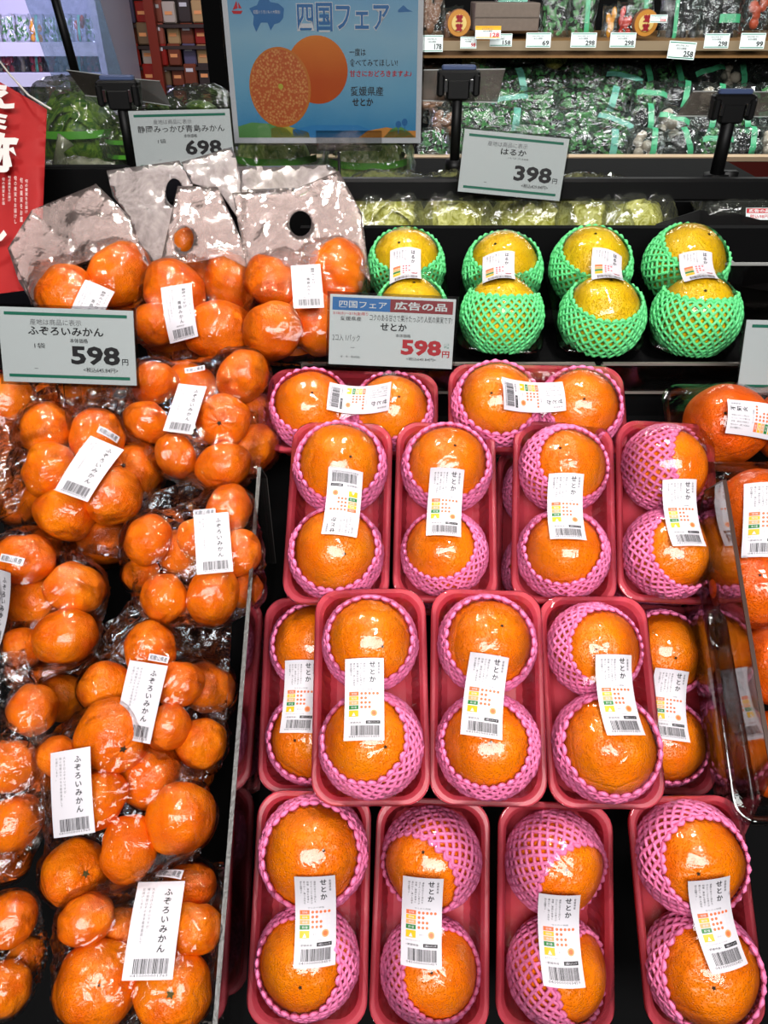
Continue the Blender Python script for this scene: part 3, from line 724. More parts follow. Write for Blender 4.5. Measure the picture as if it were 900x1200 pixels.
def sheet_mesh(name, poly, depth, mat, hole=None, seed=0, step=9, amp=.005, edge=1.0, back=None):
    """Loose bag film: an outline given as photo pixels with a distance each, filled with a crumpled double sheet."""
    pts = []; con = []
    def ring(pp, k0):
        n = len(pp); out = []
        for i in range(n):
            a, b = Vector(pp[i]), Vector(pp[(i + 1) % n]); m = max(1, int((b - a).length / step))
            for k in range(m): out.append(a + (b - a) * k / m)
        return out
    o = ring(poly, 0); pts += o; edges = [(i, (i + 1) % len(o)) for i in range(len(o))]
    if hole:
        hx, hy, hrx, hry = hole; h = [Vector((hx + hrx * math.cos(a * math.pi / 9), hy + hry * math.sin(a * math.pi / 9))) for a in range(18)]
        b = len(pts); pts += h; edges += [(b + i, b + (i + 1) % 18) for i in range(18)]
    def inside(p, pp):
        c = False; j = len(pp) - 1
        for i in range(len(pp)):
            if (pp[i][1] > p[1]) != (pp[j][1] > p[1]) and p[0] < (pp[j][0] - pp[i][0]) * (p[1] - pp[i][1]) / (pp[j][1] - pp[i][1] + 1e-9) + pp[i][0]: c = not c
            j = i
        return c
    rnd = random.Random(seed); x0, x1 = min(p[0] for p in poly), max(p[0] for p in poly); y0, y1 = min(p[1] for p in poly), max(p[1] for p in poly)
    y = y0
    while y < y1:
        x = x0
        while x < x1:
            q = (x + rnd.uniform(-2, 2), y + rnd.uniform(-2, 2))
            if inside(q, poly) and not (hole and ((q[0] - hole[0]) / (hole[2] + 2)) ** 2 + ((q[1] - hole[1]) / (hole[3] + 2)) ** 2 < 1): pts.append(Vector(q))
            x += step * .8
        y += step * .8
    r = delaunay_2d_cdt([Vector(p) for p in pts], edges, [], 0, 1e-4); vv, ff = r[0], r[2]
    off = Vector((seed * 2.3, seed * 5.1, 0)); out = []; keep = []
    for v in vv:
        n1 = noise.noise(Vector((v.x / 26, v.y / 26, seed)) + off); n2 = noise.noise(Vector((v.x / 9, v.y / 9, seed)) + off)
        d = (depth(v.x, v.y) if callable(depth) else depth) + amp * (1 - 2.4 * abs(n1)) + amp * .45 * n2
        out.append(P(v.x, v.y, d))
    for f in ff:
        cx = sum(vv[i].x for i in f) / len(f); cy = sum(vv[i].y for i in f) / len(f)
        if inside((cx, cy), poly) and not (hole and ((cx - hole[0]) / hole[2]) ** 2 + ((cy - hole[1]) / hole[3]) ** 2 < .96): keep.append(tuple(f))
    n = len(out); back = [v - (CAM - v).normalized() * .0012 for v in out]; from collections import Counter
    fs = keep + [tuple(i + n for i in f[::-1]) for f in keep]; cnt = Counter()
    for f in keep:
        for i in range(len(f)): cnt[frozenset((f[i], f[(i + 1) % len(f)]))] += 1
    for f in keep:
        for i in range(len(f)):
            a, b = f[i], f[(i + 1) % len(f)]
            if cnt[frozenset((a, b))] == 1: fs.append((b, a, a + n, b + n))
    return MB().add(out + back, fs).mesh(name, mat, True)

def bag(desc, fruits, stickers, lay='mikan', outlines=(), kind='mandarin', seed=0, dz=0.0, blend=.35, fruit_word='mandarin', label=None, origin=True):
    info = []
    for f in fruits:
        px, py, r = f[:3]; stem = f[3] if len(f) > 3 else None
        c, R, z = settle(px, py, r, bdepth(py) + dz)
        info.append((py, px, c, R, stem))
    order = sorted(range(len(info)), key=lambda i: info[i][0]); rank = {i: k for k, i in enumerate(order)}
    me, cen = radial_film([(i[2], i[3] * 1.06) for i in info], seed, blend=blend)
    lowz = min(i[2].z - i[3] for i in info)
    org = Vector((cen.x, cen.y, lowz)); me.transform(Matrix.Translation(-org))
    root = empty('mandarin_bag', org)
    tag(root, label or f'clear bag of mandarins {desc}', 'fruit bag', 'clear bags of mandarins')
    fo = link('film', me, root, M['bagfilm'])
    for i, (py, px, c, R, stem) in enumerate(info):
        rnd = random.Random(seed * 31 + i)
        tow = (CAM - c).normalized()
        if stem: zd = RT * stem[0] - UP * stem[1] + tow * math.sqrt(max(.05, 1 - stem[0] ** 2 - stem[1] ** 2)); st = stem[2] if len(stem) > 2 else 'green'
        else:
            zd = Vector((rnd.uniform(-1, 1), rnd.uniform(-1, 1), rnd.uniform(-1, 1))).normalized(); st = None
            if zd.dot(tow) > .55: zd = (zd - tow * zd.dot(tow)).normalized()
        k = rank[i]; word = ORD[k] if k < len(info) - 1 else 'lowest'
        if len(info) == 1: word = 'single'
        add_fruit(kind, 'mandarin', c, R * 1.1, zd, seed * 17 + i, f'{word} mandarin in the clear bag {desc}', 'mandarin', 'mandarins in bags', stem=st)
    for j, (poly, mt, dd, hole) in enumerate(outlines):
        b = bdepth; m2 = sheet_mesh('bag_flap', poly, (lambda x, y, dd=dd, mt=mt: (.962 + (330 - y) * .0003 if mt in ('frost', 'haze') else bdepth(y)) + dd), M[mt], hole, seed * 5 + j, amp={'frost': .0018, 'haze': .003}.get(mt, .005))
        m2.transform(Matrix.Translation(-org)); link('bag_flap', m2, root)
    for (px, py, ux, uy, sc, lay2) in stickers:
        bvh = BVHTree.FromPolygons([v.co + org for v in me.vertices], [tuple(p.vertices) for p in me.polygons])
        d = (P(px, py, 1) - CAM).normalized(); hit = bvh.ray_cast(CAM, d)
        if hit[0] is None: h = P(px, py, bdepth(py) + dz - .01); nrm = -d
        else:
            h = hit[0]; nrm = Vector((0, 0, 0))
            for ax in range(-2, 3):
                for ay in range(-2, 3):
                    hh = bvh.ray_cast(CAM, (P(px + ax * 11, py + ay * 14, 1) - CAM).normalized())
                    if hh[0] is not None: nrm += hh[1] if hh[1].dot(d) < 0 else -hh[1]
            nrm = nrm.normalized() if nrm.length > .1 else -d
        nrm = (nrm - d * .8).normalized()
        y = (RT * ux - UP * uy); y = (y - nrm * y.dot(nrm)).normalized(); x = y.cross(nrm)
        zz = []
        L = LAY[lay2]; W_, H_ = L.w / 2000 * sc, L.h / 2000 * sc; gx = {}
        G = 6; hts = np.zeros((G + 1, G + 1))
        for a in range(G + 1):
            for b in range(G + 1):
                o = h + x * (W_ * (2 * a / G - 1)) + y * (H_ * (2 * b / G - 1))
                hh = bvh.ray_cast(o + nrm * .08, -nrm)
                hts[a, b] = (hh[0] - o).dot(nrm) if hh[0] is not None and abs((hh[0] - o).dot(nrm)) < .03 else -.004
        K = np.array([[1, 2 * a / G - 1, 2 * b / G - 1, (2 * a / G - 1) ** 2, (2 * b / G - 1) ** 2, (2 * a / G - 1) * (2 * b / G - 1)] for a in range(G + 1) for b in range(G + 1)])
        co_ = np.linalg.lstsq(K, hts.reshape(-1), rcond=None)[0]; resid = float((hts.reshape(-1) - K @ co_).max())
        co_[3:] *= .8; lift0 = max(.0, min(resid, .006)) + .0015
        def fn(a, b, lift, h=h, x=x, y=y, nrm=nrm, co_=co_, W_=W_, H_=H_, sc=sc, lift0=lift0):
            u, v = a * sc / W_, b * sc / H_
            zc = co_[0] + co_[1] * u + co_[2] * v + co_[3] * u * u + co_[4] * v * v + co_[5] * u * v
            return h + x * (a * sc) + y * (b * sc) + nrm * (zc + lift0 + lift) - org
        sticker(root, lay2, fn, 1.0, 'sticker' if lay2 != 'origin' else 'origin_sticker')
    return root

T = 'tail'
# front (nearest) bags first: each later fruit is pushed back until it clears the earlier ones
bag('touching the divider at the bottom edge', [(114,1154,44,(.05,.02,'scar')), (204,1161,41,(-.1,.1)), (228,1088,30), (222,1040,29), (143,1090,26), (101,1078,30)],
    [(181,1088,8,-100,1.02,'mikan'), (199,1025,22,-100,1.0,'origin')], seed=1,
    outlines=[([(72,1070),(98,1040),(200,1010),(262,1010),(268,1090),(262,1200),(70,1200)], 'tail', .045, None)])
bag('with an opened fold above the lowest', [(133,862,40,(.3,.42,'dark')), (177,907,37), (212,958,37), (151,995,35), (87,1024,35,(.5,0,)), (113,938,34), (70,888,25), (120,905,22)],
    [(85,928,-14,-100,.98,'mikan')], seed=2,
    outlines=[([(112,735),(143,720),(170,745),(190,800),(215,880),(236,1000),(215,1022),(62,1066),(52,1000),(52,900),(95,800)], 'tail', .035, None)])
bag('beside the divider under the dark gap', [(176,762,31), (209,802,28), (242,806,31), (124,806,28), (196,852,25), (236,872,27), (224,905,24)],
    [(166,822,12,-70,.96,'mikan'), (186,772,10,-40,.8,'origin')], seed=3,
    outlines=[([(110,760),(150,705),(200,690),(272,730),(268,800),(262,880),(230,930),(150,880)], 'tail', .03, None)])
bag('beside the top end of the divider', [(173,633,28), (211,650,27), (192,701,27), (250,699,32), (268,598,28), (280,647,25), (288,693,20), (232,630,22), (165,672,20)],
    [(250,638,-5,-60,.88,'mikan'), (240,601,-6,-60,.92,'origin')], seed=4,
    outlines=[([(140,590),(215,565),(262,570),(296,640),(290,720),(230,735),(165,722),(150,640)], 'tail', .03, None)])
bag('at the left edge near the middle', [(28,655,32), (38,706,31), (77,746,34), (88,690,32), (100,690,22), (28,758,22), (50,640,20)],
    [(0,710,18,-90,1.0,'mikan'), (14,656,10,-40,1.0,'origin')], seed=5,
    outlines=[([(-20,630),(70,610),(125,700),(108,780),(60,800),(-20,800)], 'tail', .03, None)])
bag('in the middle of the stack of bags', [(54,505,31), (57,551,31), (113,512,31), (132,581,32), (25,586,29), (75,604,32), (160,552,31,(-.45,-.2,'dark')), (121,630,33)],
    [(106,551,33,-71,.98,'mikan'), (127,509,30,-60,.98,'origin')], seed=6,
    outlines=[([(2,560),(25,470),(60,450),(160,470),(195,520),(185,600),(140,655),(60,640),(5,620)], 'tail', .035, None)])
bag('above the divider next to the pink tray', [(285,441,30), (261,493,29,(-.15,.1,'dark')), (262,546,30), (181,449,25), (225,455,30), (298,524,27), (300,482,24), (172,494,25), (206,534,25)],
    [(218,480,13,-70,.84,'mikan'), (229,435,-6,-40,.95,'origin')], seed=7,
    outlines=[([(160,420),(240,405),(315,415),(312,520),(300,560),(240,575),(190,560),(150,520)], 'tail', .03, None)])
bag('directly under the mandarin price card', [(94,457,24), (93,482,22), (130,470,24), (60,470,22)], [(136,482,-6,-70,.84,'mikan')], seed=8, dz=.02,
    outlines=[([(60,430),(165,430),(165,520),(80,520)], 'tail', .0, None)])
bag('at the left edge below the price card', [(10,470,28), (8,520,30), (0,575,26)], [], seed=9, dz=.0, outlines=[([(-20,430),(40,440),(50,520),(20,600),(-20,620)], 'tail', -.01, None)])
bag('at the left edge with a bright fold', [(10,899,33), (14,966,33), (38,832,28), (72,818,26), (8,1008,24), (57,905,20)], [], seed=10,
    outlines=[([(-20,770),(28,760),(55,830),(52,960),(20,1030),(-20,1040)], 'tail', -.012, None)])
bag('in the bottom left corner', [(13,1078,28), (6,1158,28), (30,1120,20)], [], seed=11)
bag('between the left edge and the folded bag', [(62,790,24), (30,785,22), (96,785,20)], [], seed=12, dz=.03)
# frosted bags under the white card at the top left
G = 'frost'
bag('frosted handle bag nearest the yellow fruit', [(394,318,35), (318,331,30), (320,388,33), (372,380,37), (354,335,24), (410,398,26), (345,408,26)], [(360,336,-5,-66,.92,'aoshima')], seed=13, kind='mandarin', blend=.2,
    label='frosted handle bag of mandarins nearest the yellow fruit', outlines=[
    ([(272,226),(345,222),(397,200),(424,250),(434,330),(405,296),(350,318),(318,304),(292,330)], 'haze', -.03, (352,262,14,16)),
    ([(290,222),(345,220),(348,232),(397,200),(424,250),(428,300),(395,290),(355,300),(330,330),(298,318),(284,270)], G, .0, (352,262,13,15)),
    ([(280,195),(385,193),(398,203),(345,232),(283,228)], G, .06, None)])
bag('frosted handle bag in the middle', [(205,342,35), (269,332,32), (235,325,24), (257,388,37), (208,398,30), (296,390,26), (182,380,24)], [(211,366,-12,-68,.95,'aoshima')], seed=14, blend=.2,
    label='middle frosted handle bag of mandarins above the white card', outlines=[
    ([(208,219),(255,219),(275,262),(298,318),(262,300),(236,306),(206,310),(184,326)], 'haze', -.03, (216,280,12,16)),
    ([(208,218),(255,219),(275,262),(290,312),(262,302),(240,305),(205,302)], G, .01, (216,280,11,15)),
    ([(212,190),(272,172),(283,205),(283,262),(258,225),(226,215)], G, .06, None)])
bag('frosted handle bag behind the mandarin price card', [(78,348,35), (141,322,37), (61,324,22), (152,374,30), (110,378,26), (178,352,22)], [(104,362,24,-60,.92,'aoshima')], seed=15, blend=.2,
    label='leftmost frosted handle bag of mandarins behind the price card', outlines=[
    ([(9,291),(37,246),(112,216),(152,255),(178,318),(150,285),(118,300),(84,312),(52,330),(42,364)], 'haze', -.03, None),
    ([(9,291),(37,246),(83,290),(84,318),(62,322),(52,324),(42,362),(22,330)], G, .0, None),
    ([(84,278),(86,240),(112,215),(150,252),(168,305),(140,290),(115,305),(100,302)], G, .012, None),
    ([(125,200),(210,188),(226,215),(212,292),(190,335),(168,305),(152,255),(132,230)], G, .05, (204,225,10,16))])
bag('seen through the handle hole of the middle bag', [(216,284,16)], [], seed=16, dz=.05)

# ------------------------------------------------------------------ big oranges in clear trays at the right
def dekopon(px, py, r, z, desc, seed, stem='scar', ori=(0, 0)):
    c = P(px, py, z); R = r * z / 900; tow = (CAM - c).normalized()
    return add_fruit('deep', 'large_orange', c, R, tow + RT * ori[0] - UP * ori[1], seed, f'large deep orange citrus {desc}', 'orange', 'large oranges in clear packs', stem=stem), c, R
def clear_pack(name, fr, lab, corners, zc, st=None, lay='setoka', seed=0):
    sp = []
    for k, (px, py, r, z, d) in enumerate(fr):
        o, c, R = dekopon(px, py, r, z, d, seed * 3 + k, ori=(.1 * k, -.3)); sp.append((c, R))
    cen = sum((c for c, R in sp), Vector()) / len(sp)
    Y = Vector((0, math.cos(math.radians(36)), math.sin(math.radians(36)))); X = Vector((1, 0, 0)); Z = X.cross(Y)
    if corners == 'side': X, Y = Y, -X
    org = cen - Z * (sp[0][1] - .036); mw = frame(org, X, Y, Z); root = empty('clear_fruit_pack', mat=mw)
    tag(root, lab, 'fruit pack', 'clear packs of large oranges')
    w, l = .115, .205
    link('tray', clear_tray_mesh(w, l, .045, 'tray', M['darkclear']), root)
    inv = mw.inverted(); sph = [(*(inv @ c), R * 1.03) for c, R in sp]
    mem = Membrane(w, l, .02, sph, seed=80 + seed, nx=40, ny=60); link('film', mem.mesh('film', M['film'], .02), root)
    if st:
        ss = SmoothSurf(mem); x, y, a = place_on(mw, ss, *st[:2], st[2:4]); sticker(root, lay, surf_fn(ss, x, y, a, st[4]))
clear_pack('a', [(850,498,48,.86,'under the white sticker, above the third row corner'), (935,500,48,.86,'cut by the right edge beside the blank card')], 'clear pack of large oranges lying sideways at the right edge', 'side', .86, (890,492,-100,-8,1.0), 'shiranui', seed=1)
clear_pack('b', [(888,604,54,.79,'upper one in the upright pack at the right edge'), (886,688,52,.77,'lower one in the upright pack at the right edge')], 'upright clear pack of large oranges by the right divider', 'up', .79, (896,609,-5,-84,1.0), 'shiranui', seed=2)
clear_pack('c', [(912,780,48,.74,'upper one in the lower right clear pack'), (918,885,52,.72,'lower one in the lower right clear pack')], 'lower clear pack of large oranges at the right edge', 'up', .74, None, seed=3)

# ------------------------------------------------------------------ acrylic dividers
M['dark_edge'] = plain('brown_dark_edge', rgb(62, 40, 32), .35)
def divider(top_a, top_b, drop, name_label, thick=.0032, chamfer=.03, edge='acrylic_edge', up_end=True):
    a, b = Vector(top_a), Vector(top_b); d = (b - a); dn = Vector((0, 0, -drop)); X = Vector((thick, 0, 0))
    root = empty('acrylic_divider', (a + b) / 2 + dn); org = (a + b) / 2 + dn
    c = a + d.normalized() * .0 + Vector((0, .028, -.03))     # chamfered rear corner
    prof = [b, a, c, c + Vector((0, 0, -drop * .8)), b + dn]
    prof = [p - org for p in prof]; mb = MB(); n = len(prof)
    mb.add([p - X / 2 for p in prof] + [p + X / 2 for p in prof], [tuple(range(n)), tuple(range(2 * n - 1, n - 1, -1))]); mb.build('panel', M['acrylic'], root)
    eb = MB()
    for i in range(3):
        p, q = prof[i], prof[(i + 1) % n]
        t = (q - p).normalized(); nn = X.cross(t).normalized() * .0006; o = Vector((.0003, 0, 0))
        eb.add([p - X / 2 - nn - o, p + X / 2 - nn + o, q + X / 2 - nn + o, q - X / 2 - nn - o, p - X / 2 + nn - o, p + X / 2 + nn + o, q + X / 2 + nn + o, q - X / 2 + nn - o],
               [(0, 1, 2, 3), (4, 7, 6, 5), (0, 4, 5, 1), (2, 6, 7, 3), (0, 3, 7, 4), (1, 5, 6, 2)])
    eb.build('cut_edge', M[edge], root)
    f = MB(); pz = prof[-1]; f.box(((pz + prof[-2]) / 2) + Vector((0, 0, .004)), (.02, (prof[-2] - pz).length * .9, .006)); 
    tag(root, name_label, 'divider'); return root
divider(P(304, 548, .80), P(251, 1215, .600), .15, 'clear acrylic divider between the mandarin bags and pink trays')
divider(P(849, 563, .745), P(905, 905, .66), .15, 'clear acrylic divider with a dark edge by the large oranges', edge='dark_edge')

# ------------------------------------------------------------------ price cards
def price_card(lay, cx, cy, wpx, hpx, z, roll, label, lean=20, cname='price_card', sleeve=True, post=None, name='price_card'):
    """Card of true size in a clear sleeve, leaning back by lean degrees."""
    c = P(cx, cy, z); w = wpx * z / 900; a = math.radians(lean)
    X = Vector((math.cos(roll), 0, -math.sin(roll))) ; Zn = Vector((0, -math.cos(a), math.sin(a))); Y = Zn.cross(X).normalized(); X = Y.cross(Zn)
    m = frame(c, X, Y, Zn); root = empty(name, mat=m)
    s = w / (lay.w / 1000); h = lay.h / 1000 * s
    mb = MB(); mb.box((0, 0, 0), (w, h, .0008)); card = mb.build('card', M['card'], root)
    lay.emit(card, lambda x, y, l: (x * s, y * s, .00045 + l), lift_mm=.12)
    if sleeve:
        mb = MB(); mb.box((0, 0, .0012), (w + .006, h + .006, .0003)); mb.box((0, 0, -.0010), (w + .006, h + .006, .0003)); mb.build('sleeve', M['clear'], root)
    if post:
        mb = MB(); mb.box((0, -h / 2 - post / 2, -.004), (.018, post, .003)); mb.box((0, -h / 2 + .008, -.0045), (.03, .02, .004)); mb.build('card_holder', M['clear'], root)
    tag(root, label, 'price card', 'price cards'); return root
def green_layout(name, price, tax, sub=None, blank=False, big_grey=False, gx=0):
    L = Layout(150, 82); g = 'green'
    L.rect('border_stripes', 7, 5, 143, 8.5, g, seg=200); L.rect('border_stripes', 7, 73, 143, 76.5, g, seg=200)
    if blank: return L
    n = len(name); ink = 'ink'
    L.text('lettering', '産地は商品に表示', 35 + gx, 12, 92 + gx, 18.5, 'inkgrey')
    if n <= 4: L.text('lettering', name, 55, 20, 92, 28, 'ink', off=.02)
    else: L.text('lettering', name, (32 if n < 9 else 10), 20, (116 if n < 9 else 140), 29.5, 'ink', off=.022)
    if sub: L.text('lettering', sub, 66, 30.5, 96, 33, 'ink')
    if n > 4: L.text('lettering', '本体価格', 78, 32, 98, 37, 'ink', off=.03); L.text('lettering', '1袋', 38, 38, 50, 44, 'ink')
    L.text('price', price, 78, 40, 133, 61, 'inkgrey' if big_grey else 'ink', off=.035); L.text('price', '円', 135, 53, 142, 60, 'ink', off=.02)
    L.text('price', tax, 91, 63.5, 130, 69, 'ink', off=.012)
    L.rect('lettering', 36, 66, 40, 66.6, 'inkgrey')
    return L
price_card(green_layout('ふぞろいみかん', '598', '<税込645.84円>'), 79.5, 406, 157, 80, .80, .035, 'white 598 yen card with green stripes over the mandarin bags', post=.05)
price_card(green_layout('静岡みっかび青島みかん', '698', '<税込753.84円>'), 214, 165, 117, 54, 1.12, -.02, 'white 698 yen card with green stripes above the frosted bags', lean=8, post=.04)
price_card(green_layout('はるか', '398', '<税込429.84円>', 'ハウス508', big_grey=False), 601, 194, 122, 66, 1.10, .09, 'tilted white 398 yen card with green stripes over the black rail', lean=12, post=.02)
price_card(green_layout('', '', '', blank=True), 945, 419, 152, 80, .86, .02, 'blank white card with green stripes at the right edge', post=.04)
L = Layout(150, 82); L.rect('header', 3, 3, 72, 18, 'blue', seg=200); L.rect('header', 72, 3, 147, 18, 'dred', seg=200)
L.text('header', '四国フェア', 11, 7, 68, 15, 'card', off=.01, lift=3); L.text('header', '広告の品', 77, 5.5, 140, 15, 'card', off=.025, lift=3)
L.text('lettering', '3/18(水)〜3/19(金)限り', 4, 19.5, 46, 24, 'red', off=.01); L.text('lettering', '愛媛県産', 13, 25, 38, 30, 'ink', off=.015)
L.text('lettering', 'コクのある甘さで果汁たっぷり人気の果実です!', 48, 21, 147, 29, 'ink', off=.004)
L.text('lettering', 'せとか', 61, 31, 93, 40, 'ink', off=.03); L.text('lettering', '本体価格', 80, 43, 98, 47, 'ink', off=.02)
L.text('lettering', '2コ入 1パック', 4, 46, 37, 54, 'ink'); L.rect('lettering', 26, 61, 31, 61.6, 'inkgrey'); L.text('lettering', '本・体・価(税抜)', 14, 71, 38, 74, 'ink')
L.text('price', '598', 87, 49, 136, 68, 'red', off=.045); L.text('price', '円', 137, 61, 146, 69, 'red', off=.03); L.text('price', '1コ\n約g', 139, 52, 145, 58, 'green')
L.text('price', '<税込645.84円>', 94, 70, 130, 74, 'ink', off=.01)
price_card(L, 459, 389, 146, 80, .86, .045, 'white card with blue and red header and red 598 price', post=.03)
# ------------------------------------------------------------------ stand, decks, floor and walls
def board(name, pts, mat, label=None, cat=None, kind=None, parent=None):
    """Solid with a (y, z) profile extruded from x0 to x1: pts = (x0, x1, [(y, z), ...])."""
    x0, x1, pr = pts; n = len(pr); mb = MB()
    mb.add([(x0, y, z) for y, z in pr] + [(x1, y, z) for y, z in pr], [tuple(range(n)), tuple(range(2 * n - 1, n - 1, -1))] + [(i, n + i, n + (i + 1) % n, (i + 1) % n) for i in range(n)])
    o = mb.build(name, mat, parent)
    if label or kind: tag(o, label, cat, kind=kind)
    return o
M['floor'] = plain('shop_floor', rgb(120, 112, 104), .35, bump=.05, var=.3, bscale=6)
M['wall'] = plain('shop_wall', rgb(70, 66, 62), .8, var=.3, bscale=3)
M['wood'] = plain('pale_wood', rgb(150, 108, 62), .5, bump=.2, bscale=30, var=.4)
M['maroon'] = plain('maroon_board', rgb(96, 26, 20), .42)
M['cream'] = plain('cream_edge', rgb(196, 170, 140), .45)
for n, bx in (('floor', ((0, 2.4, -.02), (8, 7.4, .04))), ('wall_back', ((0, 6.1, 1.5), (8, .1, 3.2))), ('wall_left', ((-4, 2.4, 1.5), (.1, 7.4, 3.2))), ('wall_right', ((4, 2.4, 1.5), (.1, 7.4, 3.2))), ('wall_front', ((0, -1.3, 1.5), (8, .1, 3.2))), ('ceiling', ((0, 2.4, 3.1), (8, 7.4, .05)))):
    mb = MB(); mb.box(*bx); o = mb.build(n, M['floor'] if n == 'floor' else M['wall']); o['kind'] = 'structure'
st = empty('display_stand', (0, .5, 0)); tag(st, 'black sloped display stand under the fruit packs and bags', 'display stand')
def part(name, pts, mat): 
    o = board(name, pts, mat, parent=None); o.parent = st; o.matrix_parent_inverse = Matrix.Translation((0, -.5, 0)); return o
part('deck', (-.62, .75, [(.10, .38), (.88, 1.035), (.88, .995), (.13, .36)]), M['blackmat'])
part('shelf', (-.62, .75, [(.882, 1.10), (1.449, 1.10), (1.449, .3), (.882, .3)]), M['blackmat'])
part('rear_shelf', (-.62, .75, [(1.45, 1.165), (1.85, 1.165), (1.85, .3), (1.45, .3)]), M['blackmat'])
part('base', (-.60, .73, [(.14, .36), (.86, .96), (.86, 0), (.14, 0)]), M['blackmat'])
part('riser', (-.115, .75, [(1.085, 1.10), (1.10, 1.10), (1.10, 1.215), (1.085, 1.215)]), M['blackmat'])
# clear lips in front of the yellow fruit shelf
for x0, x1, lab in ((-.10, .258, 'clear plastic shelf lip in front of the yellow fruit, left length'), (.268, .66, 'clear plastic shelf lip in front of the yellow fruit, right length')):
    r = empty('shelf_lip', ((x0 + x1) / 2, .875, 1.075)); tag(r, lab, 'shelf lip')
    mb = MB(); mb.box((0, 0, .015), (x1 - x0, .003, .034)); mb.box((0, .03, -.002), (x1 - x0, .06, .003)); mb.build('panel', M['darkclear'], r)
    mb = MB(); mb.box((0, 0, .034), (x1 - x0, .0045, .003)); mb.box((0, 0, -.004), (x1 - x0, .005, .003)); 
    for s in (-1, 1): mb.box((s * (x1 - x0) / 2, 0, .015), (.003, .004, .036))
    mb.build('edge_strip', plain('lip_edge', rgb(120, 112, 106), .3), r)

# ------------------------------------------------------------------ rail, poles, clamps, card backs
mb = MB(); a, b = P(378, 224, 1.17), P(1000, 219, 1.17); mb.box((0, 0, 0), ((b - a).length, .02, .032), bev=.004); o = mb.build('rail', M['blackmetal']); o.matrix_world = Matrix.Translation((a + b) / 2)
tag(o, 'long black horizontal rail behind the yellow fruit', 'rail')
def pole(cx, ytop, ybot, z, wpx, label, flap=None, clamp=True, tilt=0, label2=None):
    a, b = P(cx, ytop, z), P(cx, ybot, z); top, bot = Vector((a.x, a.y, a.z)), Vector((a.x + tilt, a.y, 1.10 if z < 1.3 else 1.1))
    r = empty('sign_pole', bot); tag(r, label, 'pole'); w = wpx * z / 900 / 2; h = top.z - bot.z
    d = top - bot
    mb = MB(); mb.tube([(0, 0, 0), d * .5], w, 12); mb.build('lower_tube', M['blackmetal'], r, True)
    mb = MB(); mb.tube([d * .5, d], w * .72, 12); mb.build('upper_tube', M['blackmetal'], r, True)
    mb = MB(); mb.tube([d * .49, d * .56], w * 1.35, 12); mb.box(d * .53 + Vector((w * 1.5, 0, 0)), (w * 1.6, w, w * 1.6), bev=.001); mb.build('joint', M['black'], r, True)
    mb = MB(); mb.box((0, 0, .01), (w * 4, w * 4, .02), bev=.003); mb.build('foot', M['black'], r)
    if clamp:
        k = MB(); cw = .066 * z / 1.2
        k.box(d + Vector((0, 0, .008)), (cw, .022, .018), bev=.003); k.box(d + Vector((0, -.003, -.010)), (cw * .55, .018, .03), bev=.003)
        for s in (-1, 1): k.box(d + Vector((s * cw * .42, -.004, -.004)), (cw * .17, .02, .032), bev=.003)
        kc = k.build('clamp', M['black'], r)
        for s in (-1, 1):
            q = MB(); q.box(d + Vector((s * cw * .30, -.0135, -.004)), (cw * .09, .004, .018), bev=.0008); q.build('spring', M['chrome'], kc)
        q = MB(); q.box(d + Vector((0, 0, .020)), (cw * .8, .012, .008), bev=.002); q.build('cap', M['bluegrey'], kc)
    return r, bot
def card_back(poly, z, label, dz=None):
    """A clear card holder seen from behind, as a thin panel given by its four corners."""
    pts = [P(x, y, z + (dz[i] if dz else 0)) for i, (x, y) in enumerate(poly)]; c = sum(pts, Vector()) / 4; n = (pts[1] - pts[0]).cross(pts[3] - pts[0]).normalized() * .0012
    r = empty('card_holder', c); tag(r, label, 'card holder', 'empty clear card holders')
    mb = MB(); mb.add([p - c for p in pts] + [p - c + n for p in pts], [(0, 1, 2, 3), (7, 6, 5, 4), (0, 4, 5, 1), (1, 5, 6, 2), (2, 6, 7, 3), (3, 7, 4, 0)]); mb.build('panel', M['backcard'], r)
    mb = MB()
    for i, j in ((0, 1), (3, 2)): mb.tube([pts[i] - c, pts[j] - c], .0009, 5)
    mb.build('edge', plain('holder_edge', rgb(170, 172, 170), .3), r)
M['backcard'] = film('tinted_holder', tint=(.60, .58, .56, 1), f0=.12, bump=.05, scale=8, rough=.15, white=.35, wcol=rgb(150, 140, 130))
pole(537, 96, 222, 1.22, 17, 'black telescopic sign pole right of the poster')
card_back([(496, 82), (592, 81), (583, 120), (494, 118)], 1.25, 'tinted clear card holder clamped on the pole beside the poster')
pole(858, 124, 232, 1.22, 22, 'black telescopic sign pole near the right edge')
card_back([(812, 107), (930, 108), (930, 137), (792, 136)], 1.25, 'tinted clear card holder clamped on the pole near the right edge')
pole(140, 108, 205, 1.22, 17, 'black telescopic sign pole behind the 698 card')
card_back([(78, 82), (150, 92), (158, 118), (100, 112)], 1.27, 'grey tilted card holder left of the 698 card pole', dz=(.05, 0, 0, .05))
card_back([(150, 92), (187, 95), (200, 124), (160, 118)], 1.27, 'grey tilted card holder directly above the 698 card', dz=(0, .05, .05, 0))
r, bt = pole(54, -40, 140, 1.45, 15, 'tall thin black pole by the purple lit chiller', clamp=False, tilt=.035)
pole(397, 178, 215, 1.24, 5, 'thin black post under the blue poster', clamp=False)

